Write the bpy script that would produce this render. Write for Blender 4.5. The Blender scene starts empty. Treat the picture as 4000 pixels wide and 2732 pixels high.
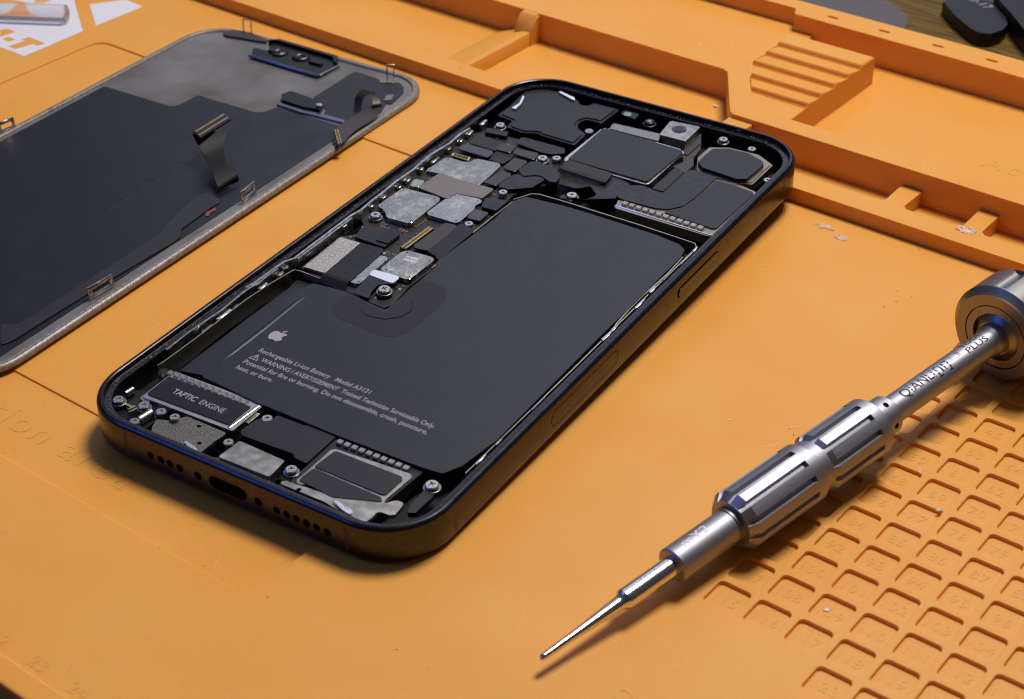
# Repair bench close-up: an opened smartphone, its lifted display, a precision screwdriver, orange silicone work mat.
# All lengths are millimetres; 1 Blender unit = 10 mm.  T holds outlines of the parts (mm, in the frame of their own thing).
import bpy, bmesh, math, random, json
from mathutils import Vector, Matrix
from mathutils.geometry import delaunay_2d_cdt
CAM_R = [[0.790603, 0.612306, -0.00531], [0.338648, -0.44445, -0.829326], [-0.510162, 0.65387, -0.558739]]
CAM_POS = [193.147, -236.982, 194.005]
CAM_F = 6766.31
PH_R = [[0.995736, -0.092068, 0.005739], [0.092184, 0.995425, -0.025106], [-0.003402, 0.025528, 0.999668]]
PH_POS = [0.0, 0.0, 9.641]
LAT = [109.254, -12.455, 7.664, 7.727]
SD_S = [17.6, 29.5, 43.9, 63.0, 64.7, 80.8, 86.0]
TEXT_ANG = 2.06
WORLD_STRENGTH = 1.0
T = {"battery": [[-7.12,28.91],[2.67,29.92],[8.4,29.97],[25.04,29.63],[30.98,28.79],[33.08,27.4],[33.71,24.41],[33.79,-8.42],[34.26,-46.37],[33.05,-55.76],[31.24,-59.44],[26.9,-59.92],[8.72,-60.35],[-10.0,-60.2],[-23.68,-59.29],[-24.8,-58.16],[-25.23,-55.21],[-25.87,-36.9],[-26.63,-26.68],[-25.91,-23.22],[-25.49,-22.76],[-18.06,-21.83],[-10.81,-22.8],[-7.27,-23.08],[-7.27,-19.44],[-7.75,-5.06],[-8.7,-3.24],[-7.82,17.05],[-7.77,17.03],[-8.37,25.73]],
"flange": [[-30.6,-58.25],[-30.69,-53.42],[-30.8,-37.96],[-30.63,-25.03],[-31.26,-21.43],[-26.92,-20.95],[-27.06,-35.7],[-26.69,-53.8],[-25.68,-57.1]],
"pad": [[-17.42,-22.69],[-14.39,-22.51],[-6.62,-24.3],[-7.63,-13.89],[-7.59,-10.51],[-3.73,-9.87],[-1.17,-10.83],[0.59,-13.07],[1.2,-16.37],[1.06,-27.52],[-0.44,-29.96],[-2.57,-30.86],[-12.27,-30.48],[-15.15,-29.84],[-16.69,-28.77],[-17.46,-26.81]],
"dome": [[-12.31,-25.32],[-9.18,-26.64],[-5.52,-25.82],[-3.23,-23.45],[-2.77,-20.78],[-4.04,-18.31],[-5.14,-17.75]],
"logo": [[-20.51,-40.54],[-19.3,-40.54],[-18.75,-39.72],[-17.75,-39.84],[-17.59,-41.18],[-16.67,-41.59],[-16.56,-42.47],[-18.04,-43.61],[-19.96,-43.09],[-20.72,-41.39]],
"logoc": [[-18.55,-41.86],[-18.09,-39.8],[-17.92,-43.77]],
"lab1": [[-20.04,-47.41],[6.36,-47.15]],
"lab2": [[-20.03,-49.98],[-17.83,-49.58],[22.52,-49.82]],
"lab3": [[-20.21,-51.02],[22.51,-51.65]],
"lab4": [[-20.19,-52.85],[-11.54,-52.62]],
"crease": [[-25.23,-55.21],[-25.74,-37.07],[-26.14,-26.91]],
"board": [[-8.61,-18.96],[-9.31,-20.91],[-13.11,-20.65],[-26.74,-18.91],[-32.83,-17.99],[-33.6,-3.65],[-31.08,-0.99],[-32.12,3.04],[-33.78,4.4],[-34.5,11.17],[-35.6,15.42],[-35.12,24.5],[-33.89,30.38],[-34.6,40.22],[-35.49,48.43],[-32.82,52.24],[-18.74,52.9],[-9.75,47.59],[-5.55,39.82],[-10.64,33.27],[-11.12,30.0],[-9.86,20.58],[-9.76,19.98],[-9.44,-0.94],[-9.03,-2.87],[-9.54,-11.74]],
"shA": [[-32.73,35.09],[-31.93,35.89],[-27.92,35.86],[-26.73,36.56],[-26.57,38.56],[-20.81,39.57],[-19.77,38.56],[-19.07,29.41],[-19.32,28.81],[-29.63,28.61],[-33.27,28.12]],
"shB": [[-29.61,28.12],[-15.11,28.76],[-15.18,23.98],[-21.44,22.82],[-21.57,20.16],[-22.21,19.9],[-29.83,20.6],[-30.12,21.48]],
"shC": [[-33.23,23.79],[-30.51,24.15],[-30.18,21.08],[-32.29,20.57]],
"shD": [[-32.78,18.73],[-23.54,19.5],[-22.55,18.38],[-22.37,7.45],[-23.38,6.85],[-28.4,6.48],[-30.02,8.18],[-31.56,9.06],[-33.08,9.35]],
"shE": [[-21.77,22.82],[-15.1,23.62],[-14.46,22.78],[-14.79,20.59],[-14.24,19.42],[-13.94,13.55],[-14.42,12.39],[-21.75,12.24],[-22.31,13.27],[-22.12,19.54]],
"shF": [[-21.21,-6.53],[-19.41,-6.0],[-18.54,-6.69],[-18.05,-17.15],[-18.5,-17.79],[-20.43,-17.69]],
"shG": [[-16.89,-2.1],[-10.69,-1.7],[-9.78,-2.36],[-9.88,-10.93],[-10.73,-11.44],[-16.82,-11.47],[-17.52,-10.71],[-17.53,-3.6]],
"shGt1": [[-15.61,-3.99],[-12.56,-3.65]],
"shGt2": [[-15.44,-5.1],[-12.32,-4.87]],
"foil": [[-18.48,-11.93],[-17.11,-11.7],[-12.33,-11.34],[-11.94,-12.17],[-11.99,-14.15],[-18.12,-14.02]],
"chip": [[-32.39,-4.73],[-27.17,-4.44],[-26.5,-17.69],[-31.88,-18.07]],
"chipb": [[-33.08,-4.28],[-27.26,-3.92],[-26.36,-17.71],[-32.59,-18.22]],
"tape": [[-27.18,-4.62],[-21.78,-4.01],[-20.98,-5.21],[-20.01,-17.9],[-21.37,-17.66],[-26.45,-17.94]],
"tapefold": [[-26.92,-17.77],[-20.57,-17.52],[-19.54,-20.32],[-26.1,-20.05]],
"tipflex": [[-18.07,-14.19],[-12.08,-14.02],[-11.73,-12.81],[-11.5,-13.57],[-14.28,-16.03],[-14.01,-18.48],[-13.01,-21.08],[-17.06,-20.94]],
"plate1": [[-31.17,2.27],[-27.88,2.61],[-22.88,3.64],[-22.04,2.24],[-22.23,-2.98],[-30.1,-2.88]],
"plate1b": [[-25.76,2.8],[-23.0,3.29],[-21.97,2.47],[-22.34,-1.73],[-25.34,-1.94]],
"conn": [[-18.86,8.75],[-17.52,8.62],[-17.72,-1.41],[-19.25,-1.66]],
"plate2": [[-16.63,11.47],[-13.95,11.91],[-13.03,11.01],[-13.3,0.72],[-13.85,0.17],[-16.53,-0.21],[-17.11,0.84]],
"foam": [[-13.21,12.45],[-9.46,11.97],[-8.87,10.6],[-8.8,-2.23],[-10.57,-0.99],[-13.34,-0.32],[-12.79,0.45]],
"chipS": [[-14.49,19.56],[-10.77,19.88],[-10.56,15.98],[-13.68,15.59]],
"blockS": [[-14.67,24.42],[-9.49,25.69],[-9.52,20.86],[-13.07,20.53]],
"cop1": [[-9.44,-4.03],[-9.4,-2.1],[-9.11,-2.74],[-9.07,-4.35]],
"cop2": [[-9.79,16.91],[-9.65,20.54],[-9.21,19.62],[-9.27,16.35]],
"golddots": [[-21.65,11.33],[-21.77,10.5],[-21.83,9.76],[-21.83,8.94],[-21.81,8.13],[-24.14,5.57],[-23.32,5.54],[-22.51,5.56],[-13.01,-18.72],[-10.87,-12.21],[-10.66,-13.66],[-21.4,-4.12]],
"t94": [[-28.96,4.9],[-26.42,4.96],[-29.27,5.77],[-26.48,6.38],[-21.59,-3.28],[-19.11,-3.47]],
"spk": [[-34.9,72.07],[-34.66,74.13],[-32.08,76.26],[-27.96,76.77],[-21.3,75.24],[-19.33,73.29],[-17.36,74.06],[-17.12,75.95],[-10.14,76.13],[-10.1,74.88],[-10.35,67.73],[-12.43,67.91],[-14.37,67.6],[-15.06,66.06],[-14.78,64.26],[-13.6,62.72],[-11.03,61.48],[-10.65,60.6],[-10.28,55.37],[-19.27,55.48],[-20.67,56.02],[-23.9,54.38],[-28.67,54.89],[-28.95,58.1],[-33.7,58.7],[-33.6,64.54],[-34.09,68.37]],
"spkgold1": [[-31.81,65.64],[-33.27,69.49],[-32.52,69.05],[-31.28,65.67],[-31.0,62.63],[-32.07,62.58]],
"spkgold2": [[-26.88,75.66],[-26.37,75.96],[-21.84,74.78],[-21.1,73.75],[-21.73,73.67],[-26.18,75.18]],
"dkb1": [[-32.37,52.22],[-26.81,53.02],[-26.14,50.94],[-31.59,50.18]],
"flx1": [[-33.06,48.91],[-24.96,48.25],[-24.78,44.04],[-31.82,44.17]],
"plL1": [[-32.47,43.14],[-24.96,43.3],[-24.24,42.4],[-24.34,40.12],[-32.55,40.12]],
"gconn": [[-32.63,38.36],[-28.0,38.62],[-27.47,37.04],[-32.32,37.11]],
"br1": [[-25.19,47.58],[-21.6,47.98],[-21.02,44.58],[-24.74,44.4]],
"br2": [[-20.87,47.24],[-15.55,47.84],[-14.92,47.16],[-14.77,44.61],[-20.33,44.73]],
"br3": [[-19.04,43.12],[-16.0,43.46],[-15.28,42.73],[-15.38,37.76],[-18.77,37.79]],
"br4": [[-18.41,36.62],[-15.78,36.75],[-15.26,35.53],[-15.7,30.22],[-18.91,30.21]],
"mesh1": [[-24.6,44.58],[-20.6,45.35],[-19.76,43.21],[-20.13,40.1],[-23.89,40.22]],
"rib1": [[-15.1,38.75],[-14.76,43.36],[-13.16,44.31],[-6.89,43.28],[-5.44,40.68],[-4.76,38.31],[-6.12,37.65],[-9.11,39.0],[-10.64,38.59],[-12.83,36.77]],
"rib2": [[-15.42,30.39],[-15.26,36.55],[-10.06,38.89],[-7.77,38.48],[-8.43,33.81],[-12.4,30.45]],
"rib3": [[-22.89,49.81],[-23.04,53.0],[-11.63,53.27],[-10.44,51.31],[-12.87,49.33],[-15.26,48.97]],
"camtop": [[-8.19,64.52],[-7.31,65.26],[12.46,64.93],[13.29,63.96],[12.65,48.57],[12.26,48.16],[-7.75,48.14]],
"camrim": [[-8.69,65.12],[-7.62,66.1],[12.36,65.73],[13.32,64.51],[13.32,47.92],[12.51,47.44],[-8.05,47.3],[-8.87,48.13]],
"flap": [[-7.3,47.65],[4.52,47.28],[5.08,42.89],[4.21,42.8],[-6.35,43.16],[-7.43,45.75]],
"flexfold": [[-7.49,44.25],[4.48,43.96],[5.42,41.52],[0.37,38.5],[1.18,37.13],[-3.58,36.76]],
"flexL": [[-0.99,35.49],[3.52,32.9],[5.62,38.38],[1.59,41.61],[4.21,47.82],[9.58,46.38],[9.38,40.62],[9.86,39.32],[3.97,35.27],[-1.19,32.71]],
"fidrail": [[-7.4,68.38],[4.74,69.35],[5.78,66.09],[-6.91,65.6]],
"dot": [[-7.58,72.01],[-7.57,74.02],[-3.63,74.0],[-3.3,71.36]],
"dotl": [[-5.99,72.56],[-4.96,73.17]],
"irc": [[0.17,72.11],[3.54,70.64]],
"fcam": [[4.05,75.33],[11.44,76.23],[11.68,68.31],[4.95,68.04]],
"fcaml": [[7.75,72.59],[9.56,73.66]],
"bkt": [[11.07,69.66],[11.88,75.96],[13.93,71.7],[13.86,64.96],[12.61,65.55]],
"bkt2": [[12.95,64.85],[13.57,69.86],[13.65,72.84],[15.09,69.01],[15.78,62.55],[15.68,59.67]],
"oct": [[18.66,68.47],[21.63,70.24],[26.46,70.65],[30.79,68.99],[31.73,67.75],[31.33,59.91],[29.45,58.78],[20.64,59.47],[18.58,61.14],[18.45,64.46]],
"octplate": [[16.88,70.23],[20.91,72.34],[28.12,72.78],[32.98,70.02],[32.84,59.86],[29.39,58.51],[24.91,58.39],[19.36,59.22],[16.89,64.49]],
"bigpl": [[25.1,56.97],[29.63,56.96],[34.47,56.48],[35.17,55.67],[34.67,38.81],[34.04,38.19],[21.57,38.82],[23.78,40.92],[25.06,44.79],[25.09,47.69],[25.49,55.68]],
"tan": [[24.15,57.57],[29.38,58.51],[34.88,57.23],[35.78,55.9],[35.51,35.83],[34.27,35.34],[11.87,35.31],[10.68,38.79],[17.27,40.11],[17.72,44.05],[22.98,48.78]],
"uflex": [[18.22,58.09],[21.48,58.66],[24.87,57.93],[24.96,56.46],[24.83,47.44],[24.31,43.31],[22.25,40.42],[19.71,39.41],[16.73,39.19],[11.1,38.97],[9.74,39.74],[9.67,44.78],[12.19,46.44],[17.77,45.86],[17.71,55.3]],
"srect": [[15.03,56.83],[17.7,56.2],[17.8,46.27],[15.07,46.09]],
"fing": [[13.05,37.83],[31.72,37.26]],
"rail1": [[11.36,36.21],[34.87,35.85]],
"gaskets": [[14.86,61.23],[15.99,64.17],[17.57,61.15],[17.51,57.21],[13.74,58.3]],
"hap": [[-29.43,-62.39],[-10.01,-61.72],[-9.93,-68.0],[-29.04,-68.76],[-29.28,-68.27]],
"hfing": [[-29.91,-61.28],[-11.91,-61.22]],
"hrail": [[-9.43,-68.6],[-9.01,-60.7]],
"txtH": [[-25.55,-65.13],[-13.21,-64.8],[-13.27,-65.69]],
"mesh2": [[-22.88,-73.22],[-21.7,-72.7],[-19.54,-71.97],[-19.1,-70.34],[-18.59,-69.59],[-9.32,-69.69],[-9.09,-70.31],[-9.41,-72.48],[-9.46,-76.65],[-13.94,-76.22],[-21.13,-76.46],[-21.94,-75.44]],
"mesh2h": [[-14.78,-70.76],[-11.41,-74.52]],
"goldtip": [[-13.89,-75.8],[-12.94,-75.71],[-10.97,-76.14],[-9.29,-76.9],[-9.99,-77.01],[-12.68,-76.53]],
"usbpl": [[-5.57,-70.3],[5.01,-70.56],[5.45,-75.33],[4.67,-75.49],[-5.87,-75.83]],
"usbtray": [[-8.32,-75.95],[-6.1,-75.25],[4.43,-75.01],[8.43,-76.75],[8.04,-77.6],[-5.69,-76.92]],
"bplate": [[-7.19,-68.08],[-6.78,-63.62],[-4.26,-62.54],[-4.54,-61.01],[2.22,-60.76],[2.49,-60.02],[8.67,-60.26],[8.83,-69.22],[6.14,-69.17],[5.27,-68.29],[-6.21,-68.98]],
"bspk": [[8.8,-60.25],[27.61,-59.95],[26.86,-71.2],[20.68,-71.51],[9.16,-74.55]],
"bring": [[10.24,-63.39],[26.42,-62.06],[27.06,-62.67],[26.59,-69.67],[26.93,-71.26],[13.5,-73.08],[11.13,-74.68],[10.27,-74.13]],
"bp1": [[11.21,-63.93],[25.5,-63.67],[26.11,-64.32],[26.03,-69.01],[25.39,-69.4],[10.83,-69.39],[10.72,-69.14]],
"bp2": [[10.95,-69.82],[25.62,-70.01],[26.66,-70.88],[18.64,-74.27],[17.84,-74.31],[10.81,-73.76],[10.64,-73.34]],
"bfing": [[10.4,-61.38],[24.76,-61.17]],
"silv": [[8.11,-76.13],[8.59,-74.97],[11.03,-74.81],[12.96,-74.56],[18.26,-74.06],[18.41,-72.6],[19.01,-71.18],[26.29,-70.37],[27.03,-71.11],[28.32,-69.22],[30.0,-69.15],[30.35,-72.34],[29.61,-73.0],[27.3,-73.17],[27.43,-75.15],[27.18,-76.62],[23.98,-76.97],[17.84,-75.97],[13.72,-76.07]],
"contact": [[19.37,-75.44],[20.37,-75.13],[22.32,-75.78],[24.0,-75.7],[24.29,-76.99],[22.06,-76.53]],
"rarm": [[30.96,-68.66],[30.74,-64.28],[33.05,-64.39],[32.91,-69.99],[31.72,-70.87]],
"cell_chips": [[-26.54,-75.21],[-25.75,-72.69],[-22.89,-74.02],[-23.62,-75.81]],
"tube1": [[-25.27,-75.24],[-24.88,-72.28]],
"tube2": [[-32.94,-70.55],[-32.74,-68.66]],
"silvB": [[-29.99,-69.86],[-30.04,-68.48],[-27.71,-69.18],[-27.36,-70.36],[-28.34,-70.61]],
"goldarm": [[-30.99,-73.03],[-31.07,-72.55],[-28.09,-72.66],[-27.99,-73.29]],
"screws": [[-32.21,-73.06,-0.8,1.12],[-27.14,-71.77,-1.0,1.12],[-23.09,-71.58,-1.0,1.04],[-19.83,-71.54,-1.0,1.0],[-25.25,-76.36,-1.0,1.0],[-6.75,-71.96,-1.2,0.98],[-5.39,-62.68,-1.4,1.07],[7.88,-72.29,-1.0,1.13],[31.55,-63.11,-0.8,1.27],[-31.12,6.12,-1.3,1.21],[-12.01,-17.03,-1.0,1.33],[-34.81,-20.65,-1.3,0.86],[-11.64,13.37,-1.3,0.99],[-12.64,28.48,-1.3,1.02],[-13.17,45.93,-1.2,1.21],[-10.69,48.09,-1.6,1.06],[-30.5,55.07,-1.6,1.14],[-10.73,62.75,-1.4,1.04],[1.22,34.88,-1.1,1.23],[18.11,74.84,-1.2,1.11],[25.8,74.0,-1.2,1.0],[35.29,62.41,-0.9,0.97],[-10.71,62.59,-1.4,0.98]],
"railL": [[-36.17,-31.68],[-35.56,-28.95],[-35.59,-19.87],[-34.38,-17.77],[-34.87,2.14],[-34.21,5.2],[-34.63,9.76],[-34.67,13.41],[-35.03,19.41],[-34.78,25.6],[-35.04,28.35],[-35.41,33.7],[-34.59,39.87],[-35.04,45.05],[-34.74,48.68]],
"railL2": [[-33.03,-60.11],[-35.2,-56.3],[-35.37,-53.31],[-35.55,-50.29],[-35.3,-47.71],[-35.45,-46.82],[-35.04,-40.37],[-35.55,-32.24],[-35.1,-28.57],[-35.14,-24.61],[-35.02,-22.39]],
"railR": [[34.32,-9.32],[34.77,-5.59],[34.15,-3.34],[33.84,2.42],[33.79,7.86],[34.21,17.5],[33.88,25.07]],
"chunksR": [[35.12,-7.91],[35.36,9.2],[35.19,16.6],[35.15,20.73],[35.0,23.88],[35.57,-2.99],[35.54,1.43]],
"holes": [[-18.58,-79.95,-3.54],[-16.15,-79.95,-3.52],[-13.89,-79.95,-3.41],[-11.68,-79.95,-3.56],[-7.4,-79.95,-3.32],[10.42,-79.95,-3.44],[12.68,-79.95,-3.53],[14.78,-79.95,-3.68],[16.95,-79.95,-3.72],[19.16,-79.95,-3.8],[21.45,-79.95,-3.77],[6.67,-79.95,3.5]],
"holes2": [[7.96,-79.95,-4.18]],
"usb": [[-4.5,-79.95,-3.02],[3.47,-79.95,-3.53]],
"btn": [[38.35,14.96,-3.85],[38.35,16.11,-2.56],[38.35,31.19,-1.75],[38.35,32.64,-4.12]],
"oval": [[38.35,-9.83,-2.52],[38.35,-34.05,-3.82],[38.35,-34.49,-2.05]],
"ant": [[38.35,-65.65,-2.52],[38.35,64.57,-3.26],[-23.95,-79.95,-4.65]],
"d_panel": [[-34.65,34.08],[-12.59,33.67],[-10.99,35.04],[-10.53,42.43],[-8.21,42.19],[8.26,42.22],[9.95,43.48],[11.09,47.38],[32.07,47.11],[33.68,40.47],[31.81,13.44]],
"d_lowflex": [[25.13,3.99],[30.71,2.03],[30.65,-1.3],[31.33,-12.45],[33.57,-15.45],[33.72,-18.43],[32.72,-35.06],[32.12,-58.02],[32.12,-63.76],[31.25,-67.21],[25.13,-61.23],[28.37,-60.05],[28.84,-54.7],[28.8,-34.56],[29.0,-18.23],[28.36,-15.51],[27.25,-13.04],[24.53,-0.4]],
"d_rib": [[27.28,5.98,1.9],[28.62,10.9,1.9],[27.52,4.79,3.0],[27.65,11.62,3.2],[22.75,8.36,4.6],[24.84,11.72,4.6],[18.71,10.96,5.8],[19.77,16.61,5.8],[15.67,12.39,7.2],[18.17,19.73,7.2],[12.55,14.29,8.4],[18.57,21.81,8.0],[11.99,14.49,8.8],[11.8,26.75,8.8]],
"d_conn": [[12.67,14.67,8.9],[12.45,25.76,8.9],[16.21,23.22,8.7],[16.1,13.2,8.7]],
"d_hook1": [[34.67,-45.07,1.5],[35.14,-38.08,1.5]],
"d_hook2": [[35.6,3.86,1.5],[35.0,9.5,1.5]],
"d_hook3": [[-37.49,-0.02,1.5],[-36.68,4.54,1.5]],
"d_loop1": [[-25.49,79.01,1.6],[-23.2,79.63,1.6]],
"d_loop2": [[25.28,75.16,1.6],[26.6,76.39,1.6]],
"d_sens": [[-13.25,67.17],[-16.53,72.0],[-11.16,72.51],[-14.86,77.16],[-12.86,78.84],[7.14,78.17],[9.15,74.95],[10.07,68.96],[9.17,66.52]],
"d_sensrail": [[-13.81,67.09],[-13.86,68.42],[8.41,69.07],[9.28,75.28],[10.14,74.92],[9.57,67.01],[8.9,66.35]],
"d_lens": [[-8.21,72.93],[-1.34,73.49],[-6.28,74.1],[1.33,74.21]],
"d_ear": [[10.69,49.65],[8.73,52.14],[9.62,54.98],[20.04,53.94],[22.27,50.24],[18.07,49.29]],
"d_earrail": [[10.24,48.0],[10.59,49.02],[18.4,49.33],[30.59,49.62],[31.13,48.39],[20.38,47.75],[18.67,47.5]],
"d_post": [[21.39,51.3],[22.17,51.78]],
"d_flex": [[15.41,74.43],[23.62,73.8],[24.84,71.56],[28.13,73.39],[28.76,75.21],[31.82,73.27],[33.53,70.54],[34.72,63.49],[33.28,63.42],[35.17,58.14],[30.61,49.09],[23.82,49.67],[22.28,52.72],[16.73,55.01],[15.66,56.41]],
"d_arch": [[29.77,54.56,1.7],[31.6,54.87,1.7],[28.28,56.93,3.5],[30.97,56.15,3.5],[28.82,57.57,5.2],[31.09,57.41,5.0],[29.45,59.25,6],[32.54,59.09,6],[31.94,58.33,5.5],[33.9,58.95,5.4],[34.7,55.93,4.2],[35.97,57.5,4.2],[33.34,55.44,3.4],[36.69,56.68,3.4],[32.64,48.97,2.8],[37.24,53.79,2.6],[32.74,42.87,2.8],[37.26,43.89,2.4],[33.1,40.43,2.8],[38.75,38.19,2.6],[38.39,35.03,2.6],[38.67,34.9,2.6]],
"d_gcon": [[33.08,41.55,2.9],[33.77,42.88,2.9],[39.36,37.29,2.9],[39.06,35.27,2.9]],
"d_pads": [[23.96,73.33],[26.23,75.56],[27.96,73.63],[25.5,71.72],[30.97,66.69],[32.36,68.19],[33.65,65.03],[32.27,63.79]],
"d_red": [[31.06,-4.11],[31.42,-0.96],[32.26,-1.75],[31.99,-3.54],[32.66,-4.75],[32.08,-5.1]],
"d_near": [[54.84,-15.6],[37.97,-60.84]],
"d_far": [[-7.24,-14.36],[-26.83,40.61]],
"d_top": [[-22.21,81.66],[21.42,80.18],[34.94,74.46]],
"wallL": [[-33.68,-60.85],[-33.49,-59.35],[-33.41,-51.06],[-33.54,-41.86],[-33.74,-34.14],[-33.22,-27.07],[-32.41,-20.56],[-30.75,-20.26],[-25.84,-20.52]],
"d_tab": [[-29.85,75.4],[-28.63,78.05],[-23.32,79.35],[-17.13,77.92],[-15.32,76.68],[-18.06,75.95],[-23.27,75.14],[-27.97,74.17]],
"w_a": [[-184.3,21.74],[-174.45,22.11],[-174.83,42.6],[-194.36,55.74]],
"w_b": [[-191.06,58.23],[-174.88,47.62],[-174.47,64.21],[-182.17,64.94]],
"w_t": [[-183.31,23.65],[-180.21,23.62],[-179.0,28.71],[-177.02,28.7],[-176.54,31.05],[-183.46,31.1],[-184.05,28.82],[-182.36,28.58]],
"w_d": [[-188.46,25.79],[-185.63,25.63],[-185.13,27.7],[-188.01,27.78]],
"w_e": [[-190.12,26.37],[-189.25,31.02],[-192.73,31.19],[-193.9,29.37]],
"w_f": [[-201.61,47.61],[-199.11,49.5],[-199.12,52.15],[-202.96,49.25]],
"w_g": [[-209.44,41.71],[-196.03,38.15],[-195.22,38.77],[-198.02,47.02],[-206.72,45.75],[-211.16,43.07]],
"tube": [[-182.85,44.32],[-199.29,34.17]],
"disc": [[-1.19,194.67],[-24.9,207.12]],
"tool1": [[4.28,205.56],[12.06,197.66],[19.36,192.08],[22.51,190.55],[25.56,191.78],[26.97,196.08],[26.44,200.72],[24.22,204.6],[15.32,213.88]],
"tool1t": [[10.91,208.23],[17.45,205.12]],
"tool2": [[15.43,213.97],[25.17,204.19],[34.02,194.52],[39.02,189.87],[39.56,198.7],[30.87,211.86],[22.86,219.58]],
"flakes": [[41.56,71.06],[46.84,69.1],[39.92,46.75],[46.11,43.22],[63.22,-3.78],[62.4,-3.38],[58.62,-45.25],[66.38,-46.23],[106.93,-4.71],[103.36,-38.41],[115.19,-31.67],[-0.42,106.63],[68.63,71.92]],
"crump": [[67.95,82.76],[69.78,82.74],[71.28,82.77]],
"text_area": [[-52.61,-89.05],[-38.59,-87.56],[-21.01,-87.81],[-40.07,-77.4],[-20.03,-88.96],[-12.22,-87.65]],
"text_s": [[88.22,-74.71],[88.22,-72.63],[91.04,-73.24],[92.66,-72.82]],
"text_acc": [[56.74,118.86],[66.58,119.93],[56.17,120.06],[56.34,126.76]],
"specks": [[-19.17,109.27],[-48.41,142.23],[13.06,142.03],[-4.97,126.08],[-56.31,43.0],[37.8,27.15],[-38.24,-42.34],[-13.44,-87.68],[14.31,-93.17],[28.81,-92.56],[62.99,74.69],[43.25,31.92],[-12.85,-41.47],[-8.63,-40.47],[43.89,30.18],[56.29,24.93],[75.26,-0.68],[68.82,52.63],[70.44,56.38]]}
S = 0.1
PI = math.pi
random.seed(7)
sc = bpy.context.scene
C = sc.collection

# ------------------------------------------------------------------ materials
def mat(name, col, rough=0.5, metal=0.0, spec=0.5, noise=0.0, nscale=20, bump=0.0, bscale=60, rvar=0.0, sss=0.0, sssr=(1, .35, .1), sssscale=0.1,
        col2=None, stretch=None, trans=0.0, alpha=1.0, coat=0.0, aniso=0.0, detail=4):
    m = bpy.data.materials.new(name); m.use_nodes = True
    nt = m.node_tree; N = nt.nodes; L = nt.links
    b = N['Principled BSDF']
    b.inputs['Base Color'].default_value = (*col, 1)
    b.inputs['Roughness'].default_value = rough
    b.inputs['Metallic'].default_value = metal
    b.inputs['Specular IOR Level'].default_value = spec
    b.inputs['Subsurface Weight'].default_value = sss
    b.inputs['Subsurface Radius'].default_value = sssr
    b.inputs['Subsurface Scale'].default_value = sssscale
    b.inputs['Transmission Weight'].default_value = trans
    b.inputs['Alpha'].default_value = alpha
    b.inputs['Coat Weight'].default_value = coat
    tc = N.new('ShaderNodeTexCoord'); src = tc.outputs['Object']
    if stretch:
        mp = N.new('ShaderNodeMapping'); mp.inputs['Scale'].default_value = stretch
        L.new(src, mp.inputs['Vector']); src = mp.outputs['Vector']
    if noise or col2:
        nz = N.new('ShaderNodeTexNoise'); nz.inputs['Scale'].default_value = nscale; nz.inputs['Detail'].default_value = detail
        L.new(src, nz.inputs['Vector'])
        rp = N.new('ShaderNodeValToRGB')
        rp.color_ramp.elements[0].position = 0.35; rp.color_ramp.elements[1].position = 0.65
        c2 = col2 if col2 else tuple(min(1, c * (1 + noise)) for c in col)
        c1 = col if col2 else tuple(c * (1 - noise) for c in col)
        rp.color_ramp.elements[0].color = (*c1, 1); rp.color_ramp.elements[1].color = (*c2, 1)
        L.new(nz.outputs['Fac'], rp.inputs['Fac']); L.new(rp.outputs['Color'], b.inputs['Base Color'])
    if rvar:
        n3 = N.new('ShaderNodeTexNoise'); n3.inputs['Scale'].default_value = nscale * 0.6; n3.inputs['Detail'].default_value = 5
        L.new(src, n3.inputs['Vector'])
        mr = N.new('ShaderNodeMapRange'); mr.inputs['From Min'].default_value = .3; mr.inputs['From Max'].default_value = .7
        mr.inputs['To Min'].default_value = max(.02, rough - rvar); mr.inputs['To Max'].default_value = min(1, rough + rvar)
        L.new(n3.outputs['Fac'], mr.inputs['Value']); L.new(mr.outputs['Result'], b.inputs['Roughness'])
    if bump:
        n2 = N.new('ShaderNodeTexNoise'); n2.inputs['Scale'].default_value = bscale; n2.inputs['Detail'].default_value = 3
        L.new(src, n2.inputs['Vector'])
        bp = N.new('ShaderNodeBump'); bp.inputs['Strength'].default_value = bump; bp.inputs['Distance'].default_value = 0.02
        L.new(n2.outputs['Fac'], bp.inputs['Height']); L.new(bp.outputs['Normal'], b.inputs['Normal'])
    return m

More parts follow.
